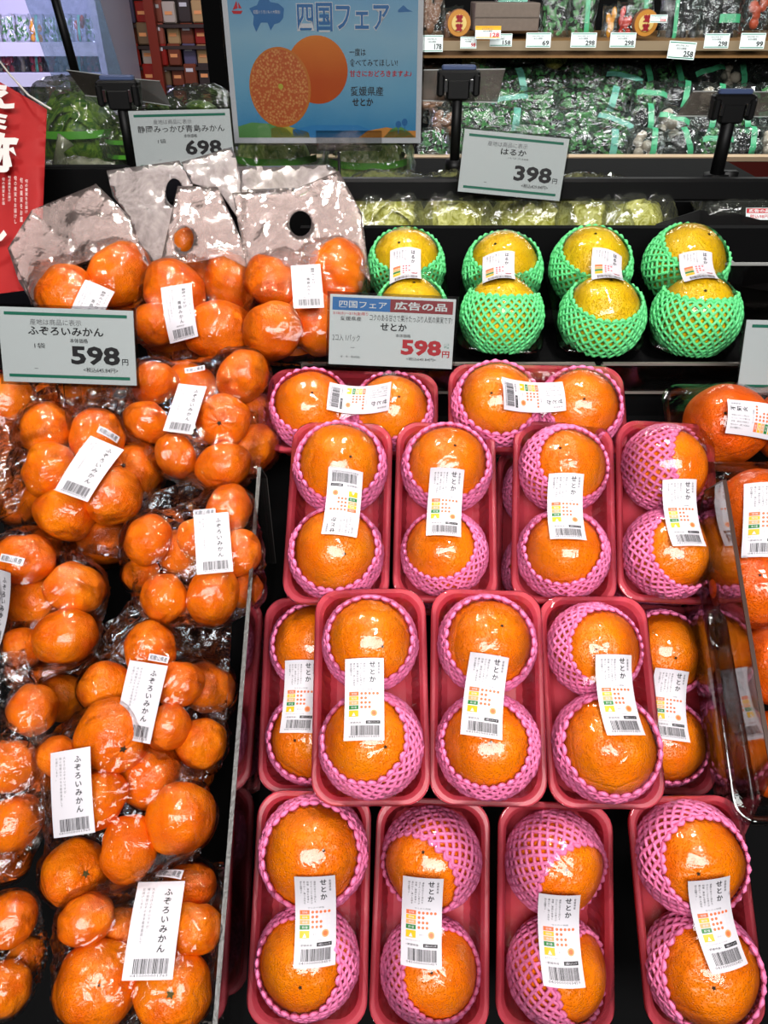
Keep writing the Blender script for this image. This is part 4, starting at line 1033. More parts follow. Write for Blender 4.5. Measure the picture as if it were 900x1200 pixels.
# ------------------------------------------------------------------ poster
pc = [P(257, -52, 1.17), P(495, -52, 1.17)]
zP = 1.17
Lp = Layout(300, 270)
def grad_mat(name, stops, axis=1, lo=0, hi=1, blob=None):
    m, nt, b = newmat(name); L_ = nt.links.new; tc = N(nt, 'ShaderNodeTexCoord'); sp = N(nt, 'ShaderNodeSeparateXYZ'); L_(tc.outputs['Object'], sp.inputs[0])
    mr = N(nt, 'ShaderNodeMapRange'); mr.inputs[1].default_value = lo; mr.inputs[2].default_value = hi; L_(sp.outputs[axis], mr.inputs[0])
    cr = N(nt, 'ShaderNodeValToRGB'); e = cr.color_ramp.elements
    while len(e) < len(stops): e.new(.5)
    for k, (p, c) in enumerate(stops): e[k].position = p; e[k].color = c
    no = N(nt, 'ShaderNodeTexNoise', Scale=14.0, Detail=3.0); L_(tc.outputs['Object'], no.inputs['Vector'])
    ad = N(nt, 'ShaderNodeMath', _operation='MULTIPLY_ADD'); L_(no.outputs['Fac'], ad.inputs[0]); ad.inputs[1].default_value = .22; L_(mr.outputs[0], ad.inputs[2]); L_(ad.outputs[0], cr.inputs[0])
    L_(cr.outputs[0], b.inputs['Base Color']); b.inputs['Roughness'].default_value = .3; return m
M['sky_print'] = grad_mat('printed_blue_sky', [(.1, rgb(60, 150, 205)), (.35, rgb(120, 185, 220)), (.62, rgb(150, 198, 224)), (.95, rgb(84, 160, 212))], 1, -.12, .135)
M['whole_print'] = grad_mat('printed_orange_peel', [(.1, rgb(208, 84, 16)), (.5, rgb(236, 128, 30)), (.95, rgb(240, 196, 110))], 1, -.045, .085)
def pulp():
    m, nt, b = newmat('printed_orange_pulp'); L_ = nt.links.new; tc = N(nt, 'ShaderNodeTexCoord')
    vo = N(nt, 'ShaderNodeTexVoronoi', Scale=260.0); L_(tc.outputs['Object'], vo.inputs['Vector']); cr = N(nt, 'ShaderNodeValToRGB')
    cr.color_ramp.elements[0].color = rgb(244, 176, 96); cr.color_ramp.elements[0].position = .05; cr.color_ramp.elements[1].color = rgb(206, 92, 22); cr.color_ramp.elements[1].position = .6
    L_(vo.outputs['Distance'], cr.inputs[0]); L_(cr.outputs[0], b.inputs['Base Color']); return m
M['pulp'] = pulp()
M['rind'] = plain('printed_rind', rgb(214, 120, 26), .4); M['hillg'] = plain('printed_green_hill', rgb(96, 160, 84), .4); M['hilly'] = plain('printed_yellow_hill', rgb(200, 190, 60), .4)
M['hillo'] = plain('printed_orange_hill', rgb(226, 150, 60), .4); M['posterwhite'] = plain('poster_white', rgb(222, 226, 232), .4); M['deepblue'] = plain('printed_blue', rgb(30, 112, 178), .4); M['seab'] = plain('printed_sea', rgb(40, 140, 206), .4)
Lp.rect('artwork', 8, 8, 292, 262, 'sky_print', seg=400)
Lp.poly('artwork', [(8, 246), (30, 240), (60, 242), (85, 249), (100, 262), (8, 262)][::-1][::-1], 'hillg', 2)
Lp.poly('artwork', [(60, 249), (80, 243), (100, 249), (120, 254), (122, 262), (60, 262)], 'hilly', 2)
Lp.poly('artwork', [(95, 250), (130, 244), (200, 244), (230, 254), (230, 262), (95, 262)], 'seab', 2)
Lp.poly('artwork', [(200, 262), (215, 252), (245, 247), (275, 252), (292, 252), (292, 262)], 'hillo', 3)
Lp.poly('artwork', [(240, 262), (252, 250), (264, 245), (276, 250), (292, 262)], 'hillg', 3)
for x, y, rx, ry in ((264, 243, 4.6, 5), (274, 240, 4.6, 5.4)): Lp.disc('artwork', x, y, rx, 'deepblue', 4, 14, ry); Lp.rect('artwork', x - .5, y + 5, x + .5, y + 13, 'deepblue', 4, 99)
Lp.disc('artwork', 138, 168, 47, 'whole_print', 3, 40, 46)
Lp.disc('artwork', 79, 192, 48, 'rind', 4, 40, 55); Lp.disc('artwork', 78, 192, 45, 'pulp', 5, 40, 52); Lp.disc('artwork', 80, 190, 4, 'hilly', 6, 12)
Lp.text('lettering', '四国フェア', 110, 80, 250, 118, 'posterwhite', off=.05, lift=5); Lp.text('lettering', '四国フェア', 111, 81, 249, 117, 'deepblue', off=.018, lift=6)
Lp.text('lettering', '一度は', 188, 139, 213, 149, 'ink', off=.02, lift=5); Lp.text('lettering', '食べてみてほしい!', 188, 153, 262, 163, 'ink', off=.02, lift=5)
Lp.text('lettering', '甘さにおどろきますよ♪', 188, 168, 284, 177, 'red', off=.02, lift=5)
Lp.text('lettering', '愛媛県産', 189, 190, 240, 203, 'ink', off=.03, lift=5); Lp.text('lettering', 'せとか', 191, 206, 224, 217, 'ink', off=.03, lift=5)
Lp.poly('artwork', [(40, 88), (52, 84), (58, 74), (66, 72), (72, 80), (84, 82), (92, 88), (90, 100), (84, 106), (76, 108), (70, 116), (66, 106), (56, 106), (48, 118), (44, 108), (46, 98)], 'deepblue', 4)
Lp.text('lettering', '四国のうまいもの大集合!', 46, 90, 86, 95, 'posterwhite', res=1, lift=6)
Lp.poly('artwork', [(15, 90), (22, 78), (23, 88)], 'red', 4); Lp.poly('artwork', [(13, 91), (30, 91), (27, 95), (16, 95)], 'red', 4); Lp.poly('artwork', [(24, 88), (24, 80), (29, 88)], 'red', 4)
Lp.poly('artwork', [(262, 90), (270, 84), (276, 89), (284, 92), (262, 93)], 'deepblue', 4)
cp = P(380, 53, zP); ap = math.radians(4); root = empty('poster', mat=frame(cp, Vector((1, 0, .0)), Vector((0, math.sin(ap), math.cos(ap))), Vector((0, -math.cos(ap), math.sin(ap)))))
mb = MB(); mb.box((0, 0, 0), (.30, .27, .001)); sh = mb.build('poster_sheet', M['posterwhite'], root)
Lp.emit(sh, lambda x, y, l: (x, y, .0006 + l), lift_mm=.12)
mb = MB(); mb.box((0, 0, .0022), (.306, .276, .0004)); mb.box((0, 0, -.0012), (.306, .276, .0004)); mb.build('sleeve', M['clear'], root)
mb = MB(); mb.box((.035, -.131, .006), (.105, .03, .004)); mb.box((.035, -.142, .001), (.105, .006, .012)); mb.build('clip', M['clear'], root)
tag(root, 'blue poster showing cut and whole oranges with Japanese lettering', 'poster')

# ------------------------------------------------------------------ red banner
rb = empty('banner', P(22, 345, .95)); o0 = rb.location.copy()
M['bannerred'] = plain('red_banner_cloth', rgb(160, 8, 10), .7, bump=.2, bscale=12)
outl = [(-60, 60), (0, 96), (55, 128), (47, 338), (-60, 352)]
m2 = sheet_mesh('banner_cloth', outl, lambda x, y: .98 + .0002 * (340 - y), M['bannerred'], seed=77, step=14, amp=.003); m2.transform(Matrix.Translation(-o0)); cl = link('cloth', m2, rb)
M['bannerwhite'] = plain('banner_white', rgb(222, 214, 210), .5)
mb = MB()
def btext(body, x0, y0, x1, y1, off=.05):
    vs, fs = text_arrays(body, off, 2); mb.add([P(x0 + u * (x1 - x0), y1 - v * (y1 - y0), .963 + .0002 * (340 - (y1 - v * (y1 - y0)))) - o0 for u, v in vs], fs)
btext('え', -24, 98, 17, 128); btext('ミ', -14, 132, 9, 152); btext('弥', -22, 155, 22, 202); btext('し', -16, 250, 8, 285)
for i in range(5): btext('季節の味わい', 0, 0, 0, 0) if False else None
for i, (x, y0, y1) in enumerate(((4, 208, 240), (11, 206, 236), (18, 206, 262), (25, 208, 260), (31, 210, 250))): btext('\n'.join('旬の果実をお届けします'[:7 + i % 3]), x - 1.6, y0, x + 1.6, y1, .0)
mb.build('lettering', M['bannerwhite'], cl)
mb = MB(); mb.tube([P(-8, 62, 1.05) - o0, P(12, 88, 1.03) - o0, P(34, 112, 1.01) - o0, P(60, 128, 1.0) - o0], .0014, 6); mb.build('cord', plain('white_cord', rgb(200, 196, 190), .6), rb, True)
tag(rb, 'red cloth banner with white brush lettering at the left edge', 'banner')

# ------------------------------------------------------------------ bagged cabbages and lettuces behind the stand
def leafy(name, c1, c2, sc=14):
    m, nt, b = newmat(name); L_ = nt.links.new; tc = N(nt, 'ShaderNodeTexCoord'); no = N(nt, 'ShaderNodeTexNoise', Scale=float(sc), Detail=5.0, Distortion=1.5); L_(tc.outputs['Object'], no.inputs['Vector'])
    cr = N(nt, 'ShaderNodeValToRGB'); cr.color_ramp.elements[0].color = c1; cr.color_ramp.elements[0].position = .38; cr.color_ramp.elements[1].color = c2; cr.color_ramp.elements[1].position = .64
    L_(no.outputs['Fac'], cr.inputs[0]); L_(cr.outputs[0], b.inputs['Base Color']); b.inputs['Roughness'].default_value = .4
    bp = N(nt, 'ShaderNodeBump', Strength=.6, Distance=.004); L_(no.outputs['Fac'], bp.inputs['Height']); L_(bp.outputs[0], b.inputs['Normal']); return m
M['cabbage'] = leafy('cabbage_leaf', rgb(44, 92, 20), rgb(130, 164, 52), 4); M['cabbage2'] = leafy('pale_cabbage_leaf', rgb(110, 140, 60), rgb(178, 190, 110), 4); M['lettuce'] = leafy('pale_lettuce_leaf', rgb(176, 172, 44), rgb(244, 240, 150), 5)
M['spinach'] = leafy('spinach_leaf', rgb(16, 70, 30), rgb(86, 176, 84), 5); M['bag_green'] = plain('printed_green_band', rgb(70, 168, 120), .35); M['bag_teal'] = plain('printed_teal_band', rgb(96, 170, 150), .35)
M['bagfar'] = film('produce_bag_film', tint=(.9, .93, .92, 1), f0=.03, bump=.8, scale=24, rough=.10, white=.03, wcol=rgb(200, 220, 210))
M['bagnear'] = film('vegetable_bag_film', tint=(.93, .95, .93, 1), f0=.05, bump=.7, scale=20, rough=.08, white=.06, wcol=rgb(210, 214, 200))
def head_mesh(name, mat, layers=6, seed=0):
    rnd = random.Random(seed); mb = MB()
    for k in range(layers):
        a0 = rnd.uniform(0, 6.28); tl = rnd.uniform(.2, 1.3); span = rnd.uniform(1.3, 2.0); q = Matrix.Rotation(a0, 3, 'Z') @ Matrix.Rotation(tl, 3, 'X'); r = .88 + .04 * k / 2
        n = 12; vs = []; fs = []
        for i in range(n + 1):
            for j in range(n + 1):
                u = (i / n - .5) * span; v = (j / n - .5) * span; d = Vector((math.sin(u), math.sin(v) * math.cos(u), math.cos(u) * math.cos(v)))
                e = max(abs(i / n - .5), abs(j / n - .5)) * 2; w = 1 + .10 * e ** 4 + .05 * noise.noise(d * 4 + Vector((k, seed, 0))) * (1 + e)
                vs.append(q @ (d * r * w))
        for i in range(n):
            for j in range(n): a = i * (n + 1) + j; fs.append((a, a + n + 1, a + n + 2, a + 1))
        mb.add(vs, fs)
    vs = []; fs = []; n = 16
    for i in range(n + 1):
        for j in range(2 * n):
            t = math.pi * i / n; a = math.pi * j / n; vs.append(Vector((math.sin(t) * math.cos(a), math.sin(t) * math.sin(a), math.cos(t))) * .86)
    for i in range(n):
        for j in range(2 * n): fs.append((i * 2 * n + j, (i + 1) * 2 * n + j, (i + 1) * 2 * n + (j + 1) % (2 * n), i * 2 * n + (j + 1) % (2 * n)))
    mb.add(vs, fs); return mb.mesh(name, mat, True)
HEADS = {k: [head_mesh(k, M[k], 7, s) for s in range(3)] for k in ('cabbage', 'cabbage2', 'lettuce')}
def pillow_mesh(name, mat, seed=0, n=18, flat=.5, crum=.08, tie=0):
    """Crumpled bag filling the unit box -1..1 (x, y) with thickness flat in z."""
    vs = []; fs = []; off = Vector((seed * 3.3, seed * 7.1, 0)); m = n + 1
    for s in (1, -1):
        for j in range(m):
            for i in range(m):
                x, y = 2 * i / n - 1, 2 * j / n - 1; t = (1 - x ** 4) * (1 - y ** 4); q = Vector((x * 2.2, y * 2.2, s)) + off
                z = s * flat * t ** .5 + crum * (1 - 2.2 * abs(noise.noise(q * 1.7))) * (.3 + t); e = crum * .8
                vs.append((x * (1 + e * noise.noise(q * 1.3)), y * (1 + e * noise.noise(q * 1.1 + Vector((9, 9, 9)))), z if t > 0 else crum * .5 * noise.noise(q)))
    for s in range(2):
        for j in range(n):
            for i in range(n):
                a = s * m * m + j * m + i; f = (a, a + 1, a + m + 1, a + m); fs.append(f if s == 0 else f[::-1])
    mb = MB().add(vs, fs); return mb.mesh(name, mat, True)
def place_box(o, c, w, h, t, rx=0, rz=0): o.matrix_world = Matrix.Translation(c) @ Matrix.Rotation(rx, 4, 'X') @ Matrix.Rotation(rz, 4, 'Z') @ Matrix.Diagonal((w / 2, h / 2, t / 2, 1))
NB = [pillow_mesh('film', M['bagnear'], s, 22, .95, .14) for s in range(3)]
M['greenprint'] = plain('printed_green_stripe', rgb(86, 168, 50), .3); M['whitebag'] = film('milky_bag', tint=(.9, .92, .88, 1), f0=.08, bump=.6, scale=24, rough=.15, white=.55, wcol=rgb(196, 200, 170))
CAB = [(98, 162, 48, 1.40, 'cabbage', 'left of the pole behind the 698 card'), (185, 158, 30, 1.42, 'cabbage', 'just right of the pole behind the 698 card'), (236, 150, 34, 1.50, 'cabbage', 'left behind the blue poster'),
       (150, 168, 22, 1.36, 'cabbage', 'between the two greener cabbages at the pole'), (325, 192, 46, 1.45, 'cabbage2', 'pale one under the middle of the poster'), (432, 196, 42, 1.42, 'cabbage2', 'under the right corner of the poster')]
for i, (px, py, r, z, k, w) in enumerate(CAB):
    c = P(px, py, z); R = r * z / 900; root = empty('cabbage_bag', c - Vector((0, 0, R))); tag(root, f'bagged green cabbage {w}', 'vegetable bag', 'bagged cabbages')
    f = link('film', NB[i % 3], root); f.matrix_local = Matrix.Translation((0, 0, R * 1.0)) @ Matrix.Rotation(.5, 4, 'X') @ Matrix.Diagonal((R * 1.25, R * 1.2, R * 1.12, 1))
    mb = MB()
    for q in range(2):
        yy = -.5 + .7 * q; vs = []
        for t in range(13): a = -1.1 + 2.2 * t / 12; vs += [(R * 1.18 * math.sin(a), -R * 1.18 * math.cos(a), R * (1 + yy) - .003), (R * 1.18 * math.sin(a), -R * 1.16 * math.cos(a), R * (1.12 + yy))]
        mb.add(vs, [(2 * t, 2 * t + 2, 2 * t + 3, 2 * t + 1) for t in range(12)])
    mb.build('printed_stripe', M['greenprint'], root, True)
    h = link('cabbage', HEADS[k][i % 3]); h.matrix_world = Matrix.Translation(c) @ Matrix.Rotation(i * 1.3, 4, 'Y') @ Matrix.Scale(R, 4); tag(h, f'round green cabbage inside the bag {w}', 'cabbage', 'cabbages in bags')
LET = [(455, 264, 46, 1.24, 'leftmost, above the leftmost yellow fruit'), (532, 264, 46, 1.24, 'second from the left under the rail'), (612, 264, 46, 1.24, 'third from the left under the tilted card'), (688, 264, 44, 1.24, 'fourth from the left under the rail'), (742, 262, 38, 1.22, 'rightmost, with a loose crinkled end')]
for i, (px, py, r, z, w) in enumerate(LET):
    c = P(px, py, z); R = r * z / 900; root = empty('lettuce_bag', c - Vector((0, 0, R))); tag(root, f'bag of pale yellow-green lettuce, {w}', 'vegetable bag', 'bags of pale lettuce')
    f = link('film', NB[(i + 1) % 3], root); f.matrix_local = Matrix.Translation((0, 0, R)) @ Matrix.Rotation(.4, 4, 'X') @ Matrix.Diagonal((R * 1.2, R * 1.1, R * 1.1, 1))
    h = link('lettuce', HEADS['lettuce'][i % 3]); h.matrix_world = Matrix.Translation(c) @ Matrix.Rotation(i * 1.1, 4, 'Y') @ Matrix.Scale(R, 4); tag(h, f'pale lettuce inside the bag, {w}', 'lettuce', 'lettuces in bags')
# knotted brown bag in the dark at the left, clear bag at the right end of the rail
kb = pillow_mesh('film', M['whitebag'], 8, 24, .8, .2); c = P(92, 232, 1.22); root = empty('knotted_bag', c - Vector((0, 0, .06)))
f = link('film', kb, root); f.matrix_local = Matrix.Translation((0, 0, .06)) @ Matrix.Rotation(.9, 4, 'X') @ Matrix.Diagonal((.055, .06, .04, 1)); M['brown'] = plain('brown_root', rgb(96, 60, 34), .7, var=.5)
mb = MB(); mb.tube([(-.005, -.03, .11), (.0, -.035, .135), (.012, -.03, .15)], [.014, .006, .013], 10); mb.build('knot', M['whitebag'], root, True)
h = link('brown_root', HEADS['cabbage'][0].copy(), None); h.data.materials.clear(); h.data.materials.append(M['brown']); h.matrix_world = Matrix.Translation(c) @ Matrix.Scale(.042, 4); tag(h, 'dark brown vegetable inside the knotted milky bag', 'vegetable')
tag(root, 'knotted milky plastic bag under the leftmost cabbage', 'vegetable bag')
c = P(868, 250, 1.2); root = empty('crumpled_bag', c - Vector((0, 0, .03))); f = link('film', NB[2], root); f.matrix_local = Matrix.Translation((0, 0, .03)) @ Matrix.Rotation(.5, 4, 'X') @ Matrix.Diagonal((.07, .03, .03, 1))
L = Layout(40, 18); L.rect('print', 1, 1, 39, 8, 'red', seg=99); L.text('print', '広告の品', 4, 2, 36, 7, 'card', off=.03, lift=3); L.text('print', '税込98円', 6, 10, 34, 16, 'red', off=.02)
mb = MB(); mb.box((0, 0, 0), (.04, .018, .0006)); s_ = mb.build('sale_sticker', M['card'], root); L.emit(s_, lambda x, y, l: (x, y, .0004 + l)); s_.matrix_local = Matrix.Translation((.012, -.036, .038)) @ Matrix.Rotation(1.0, 4, 'X')
tag(root, 'crumpled clear bag with a red sale sticker at the rail end', 'vegetable bag')
# black curved tray and clear bins at the right
mb = MB(); pr = [P(770, 262, 1.18), P(820, 246, 1.18), P(862, 250, 1.17), P(930, 268, 1.15)]; lo = [P(770, 335, 1.10), P(820, 335, 1.10), P(862, 335, 1.10), P(930, 345, 1.08)]
c = (pr[1] + lo[2]) / 2; vs = [p - c for p in pr + lo] + [p - c + Vector((0, .012, -.004)) for p in pr + lo]
mb.add(vs, [(i, i + 1, i + 5, i + 4) for i in range(3)] + [(8 + i, 12 + i, 13 + i, 9 + i) for i in range(3)] + [(i, 8 + i, 9 + i, i + 1) for i in range(3)] + [(4 + i, 5 + i, 13 + i, 12 + i) for i in range(3)] + [(0, 4, 12, 8), (3, 11, 15, 7)])
o = mb.build('curved_tray', M['black']); o.location = c; tag(o, 'black curved display tray back at the right edge', 'tray')
r = empty('clear_bin', P(885, 350, 1.0)); tag(r, 'empty clear acrylic bin at the right edge above the blank card', 'bin')
mb = MB(); 
for (q, s) in (((0, 0, .0), (.12, .003, .09)), ((-.04, .05, .0), (.003, .10, .09)), ((.02, .05, -.045), (.12, .10, .003))): mb.box(q, s)
mb.build('panel', M['darkclear'], r); mb = MB(); mb.box((0, 0, .045), (.12, .004, .003)); mb.box((-.04, .05, .045), (.004, .10, .003)); mb.build('rim', plain('bin_rim', rgb(150, 150, 148), .3), r)
M_dark = M['blackmat']
# ------------------------------------------------------------------ chilled vegetable case behind
cs = empty('vegetable_case', (.9, 3.1, 0)); tag(cs, 'long open vegetable case with maroon front behind the stand', 'display case')
def cpart(name, x0, x1, pr, mat):
    o = board(name, (x0 - .9, x1 - .9, [(y - 3.1, z) for y, z in pr]), mat); o.parent = cs; return o
pa = P(700, 182, 2.62); yb, zb = pa.y, pa.z      # front ledge
XL = P(484, 182, 2.62).x - .35; XR = 2.3
cpart('front_panel', XL, XR, [(yb - .02, zb - .012), (yb + .01, zb - .012), (yb + .01, .1), (yb - .02, .1)], M['maroon'])
cpart('ledge', XL, XR, [(yb - .03, zb), (yb + .02, zb), (yb + .02, zb - .014), (yb - .03, zb - .014)], M['cream'])
pt = P(700, 66, 3.35)
cpart('bed', XL, XR, [(yb + .02, zb - .10), (pt.y, pt.z - .10), (pt.y, .1), (yb + .02, .1)], M['blackmat'])
sh = P(700, 52, 2.95)
cpart('shelf_board', XL, XR, [(sh.y, sh.z), (sh.y + .5, sh.z + .02), (sh.y + .5, sh.z - .02), (sh.y, sh.z - .045)], M['wood'])
cpart('price_rail', XL, XR, [(sh.y - .012, sh.z + .012), (sh.y, sh.z + .012), (sh.y, sh.z - .02), (sh.y - .012, sh.z - .02)], plain('rail_beige', rgb(150, 130, 104), .4))
cpart('back', XL, XR, [(sh.y + .52, 2.4), (sh.y + .58, 2.4), (sh.y + .58, .1), (sh.y + .52, .1)], M['blackmat'])
cpart('lower_wood_panel', .2, XR, [(yb - .05, .62), (yb - .03, .62), (yb - .03, .1), (yb - .05, .1)], M['wood'])
def leaves_mesh(name, mat, seed, n=46, big=.5):
    rnd = random.Random(seed); mb = MB()
    for k in range(n):
        c = Vector((rnd.uniform(-.75, .75), rnd.uniform(-.7, .7), rnd.uniform(-.1, .45))); q = Matrix.Rotation(rnd.uniform(0, 6.28), 3, 'Z') @ Matrix.Rotation(rnd.uniform(-.9, .9), 3, 'X'); s = rnd.uniform(.5, 1) * big
        vs = [c + q @ Vector((x * s * .5, y * s, z * s)) for x, y, z in ((0, -.5, 0), (-.5, -.1, .1), (0, 0, -.06), (.5, -.1, .1), (-.3, .35, .05), (0, .5, .15), (.3, .35, .05))]
        mb.add(vs, [(0, 2, 1), (0, 3, 2), (1, 2, 4), (2, 5, 4), (2, 6, 5), (2, 3, 6)])
    return mb.mesh(name, mat, True)
def lumps_mesh(name, mat, seed, n=9):
    rnd = random.Random(seed); mb = MB()
    for k in range(n):
        c = Vector((rnd.uniform(-.6, .6), rnd.uniform(-.6, .6), rnd.uniform(-.1, .3))); r = rnd.uniform(.22, .36); vs = []; m = 8
        for i in range(m + 1):
            for j in range(m): t = math.pi * i / m; a = 2 * math.pi * j / m; vs.append(c + Vector((math.sin(t) * math.cos(a), math.sin(t) * math.sin(a), math.cos(t))) * r)
        mb.add(vs, [(i * m + j, (i + 1) * m + j, (i + 1) * m + (j + 1) % m, i * m + (j + 1) % m) for i in range(m) for j in range(m)])
    return mb.mesh(name, mat, True)
FB = [pillow_mesh('film', M['bagfar'], s + 20, 12, .7, .22) for s in range(4)]
M['mush'] = plain('mushroom_brown', rgb(150, 100, 70), .6, var=.4); M['darkveg'] = plain('dark_aubergine', rgb(26, 16, 28), .25); M['white_root'] = plain('pale_root', rgb(190, 176, 160), .6)
M['tomato_red'] = plain('tomato_red', rgb(208, 40, 16), .25); M['tomato_or'] = plain('tomato_orange', rgb(232, 150, 20), .25); M['carrot'] = plain('carrot_orange', rgb(200, 70, 24), .5); M['radish'] = plain('pink_radish', rgb(206, 70, 90), .4)
CONT = {'spinach': [leaves_mesh('leaves', M['spinach'], s) for s in range(3)], 'mush': [lumps_mesh('mushrooms', M['mush'], s, 16) for s in range(2)], 'dark': [lumps_mesh('contents', M['darkveg'], s, 8) for s in range(2)],
        'root': [lumps_mesh('contents', M['white_root'], s, 8) for s in range(2)], 'red': [lumps_mesh('tomatoes', M['tomato_red'], s, 10) for s in range(2)], 'yel': [lumps_mesh('tomatoes', M['tomato_or'], s, 10) for s in range(2)],
        'carrot': [lumps_mesh('carrots', M['carrot'], s, 8) for s in range(2)], 'radish': [lumps_mesh('radishes', M['radish'], s, 10) for s in range(2)]}
def band_mesh(mat, seed, vertical):
    mb = MB(); rnd = random.Random(seed); vs = []
    for t in range(7):
        u = -.85 + 1.7 * t / 6; z = .78 * math.sqrt(max(0, 1 - u ** 4)) + .1 + rnd.uniform(-.05, .05)
        for w in (-.16, .16): vs.append((w + .2, u, z) if vertical else (u, w, z))
    mb.add(vs, [(2 * t, 2 * t + 1, 2 * t + 3, 2 * t + 2) for t in range(6)]); return mb.mesh('printed_band', mat, True)
BANDS = {'g0': band_mesh(M['bag_green'], 1, True), 'g1': band_mesh(M['bag_green'], 2, False), 't0': band_mesh(M['bag_teal'], 3, True), 't1': band_mesh(M['bag_teal'], 4, False)}  # teal bands paint the teal glints on the leafy greens bags
def goods(name, px, py, wpx, hpx, z, cont, band, label, cat, group, seed, lean=.9, film_=True, rz=0):
    c = P(px, py, z); w, h = wpx * z / 900, hpx * z / 900 * 1.25; root = empty(name, c - Vector((0, 0, h * .3)))
    tag(root, label, cat, group)
    loc = Matrix.Translation((0, 0, h * .3)) @ Matrix.Rotation(lean, 4, 'X') @ Matrix.Rotation(rz, 4, 'Z') @ Matrix.Diagonal((w / 2, h / 2, min(w, h) * .42, 1))
    if film_: f = link('film', FB[seed % 4], root); f.matrix_local = loc
    k = link(CONT[cont][0].name.split('.')[0], CONT[cont][seed % len(CONT[cont])], root); k.matrix_local = loc
    if band: b = link('printed_band', BANDS[band], root); b.matrix_local = loc
    return root
rnd = random.Random(5)
RW = ['top', 'second', 'third', 'fourth', 'fifth', 'bottom']; CW = ['first', 'second', 'third', 'fourth', 'fifth', 'sixth', 'seventh']
for r in range(5):
    for c in range(5):
        px = 556 + c * 40 + (r % 2) * 12 - r * 2 + rnd.uniform(-4, 4); py = 76 + r * 23 + rnd.uniform(-3, 3); z = 3.25 - r * .14
        goods('greens_bag', px, py, 50, 30, z, 'spinach', (None, 't1', None, None, 't0', None)[(r * 3 + c) % 6], f'bag of dark leafy greens, {CW[c]} from the left in the {RW[r] if r < 4 else "bottom"} row', 'vegetable bag', 'bags of leafy greens in the case', r * 5 + c, rz=rnd.uniform(-.4, .4))
for r in range(4):
    for c in range(5):
        px = 752 + c * 37 + (r % 2) * 8 + rnd.uniform(-3, 3); py = 92 + r * 26 + rnd.uniform(-2, 2); z = 3.2 - r * .17
        goods('printed_vegetable_bag', px, py, 42, 32, z, ('dark', 'spinach', 'dark', 'root')[(r + c) % 4], ('g0', 'g1', 'g0')[(r + 2 * c) % 3], f'glossy dark bag with green print, {CW[c]} from the left in the {RW[r] if r < 3 else "bottom"} row', 'vegetable bag', 'green printed bags in the case', r * 5 + c, rz=rnd.uniform(-.3, .3))
for r in range(5):
    goods('mushroom_bag', 508 + (r % 2) * 14, 72 + r * 24, 38, 28, 3.2 - r * .14, 'mush' if r != 4 else 'spinach', None, f'bag of brown mushrooms beside the poster, {RW[r] if r < 4 else "bottom"} in its stack', 'vegetable bag', 'bags of mushrooms in the case', r)
goods('mushroom_bag', 484, 120, 36, 40, 3.0, 'mush', None, 'bag of brown mushrooms half hidden behind the poster edge', 'vegetable bag', 'bags of mushrooms in the case', 3)
goods('napa_cabbage', 612, 66, 30, 14, 3.1, 'spinach', None, 'pale leafy bag on top of the leafy greens, left', 'vegetable bag', None, 1)
h = link('cabbage_heart', HEADS['lettuce'][0]); h.matrix_world = Matrix.Translation(P(556, 68, 3.15)) @ Matrix.Scale(.05, 4); tag(h, 'pale green cabbage heart under the yellow-topped price tag', 'cabbage')
h = link('cabbage_heart', HEADS['lettuce'][1]); h.matrix_world = Matrix.Translation(P(650, 66, 3.15)) @ Matrix.Scale(.055, 4); tag(h, 'pale green cabbage heart above the leafy greens bags', 'cabbage')
# goods on the shelf above
UP_ = [(505, 10, 34, 44, 'mush', None, 'pack of brown mushrooms at the left of the upper shelf'), (530, 24, 24, 30, 'mush', None, 'pack of brown mushrooms behind the round label pack'), (650, 12, 34, 46, 'spinach', None, 'dense bag of green leaves at the middle of the upper shelf'), (682, 14, 34, 44, 'spinach', 'g0', 'bag of green leaves just left of the tomatoes'),
       (714, 22, 18, 30, 'yel', None, 'bag of yellow tomatoes on the upper shelf'), (733, 20, 22, 34, 'red', None, 'bag of red tomatoes on the upper shelf'), (786, 18, 28, 46, 'dark', 'g0', 'dark glossy aubergine bag, first of the row'), (808, 16, 28, 48, 'dark', None, 'dark glossy aubergine bag, second of the row'),
       (830, 16, 28, 48, 'dark', None, 'dark glossy aubergine bag, third of the row'), (852, 18, 28, 44, 'dark', 'g1', 'dark glossy aubergine bag, last of the row'), (885, 10, 36, 34, 'carrot', None, 'bag of carrots at the right end of the upper shelf'), (600, -2, 40, 18, 'radish', 't1', 'bag of pink radishes above the brown box'), (752, 2, 30, 16, 'spinach', 'g0', 'small green bag above the brown round packs')]
for i, (px, py, w, h_, c, b, lab) in enumerate(UP_): goods('vegetable_bag', px, py + 6, w, h_, 3.12, c, b, lab, 'vegetable bag', None, i, lean=1.3)
def label_pack(px, py, r, z, lab, i):
    c = P(px, py, z); R = r * z / 900; root = empty('mushroom_pack', c - Vector((0, 0, R))); tag(root, lab, 'vegetable pack')
    mb = MB(); mb.tube([(0, .03, R), (0, 0, R)], R, 20); mb.build('pack', M['mush'], root)
    mb = MB(); mb.tube([(0, -.001, R), (0, -.003, R)], R * .95, 20); lb = mb.build('round_label', plain('tan_label', rgb(190, 130, 50), .4), root)
    mb = MB(); mb.tube([(0, -.004, R), (0, -.005, R)], R * .62, 18); mb.build('label_centre', plain('cream_label', rgb(222, 196, 120), .4), lb)
    mb = MB(); vs, fs = text_arrays('茸\n茸', .05); mb.add([((u - .5) * R * .6, -.0065, R + (v - .5) * R * 1.2) for u, v in vs], fs); mb.build('lettering', M['dred'], lb)
label_pack(538, 27, 14, 3.0, 'pack with a round tan label left of the brown box', 0); label_pack(757, 27, 14, 3.0, 'pack with a round tan label right of the tomatoes', 1)
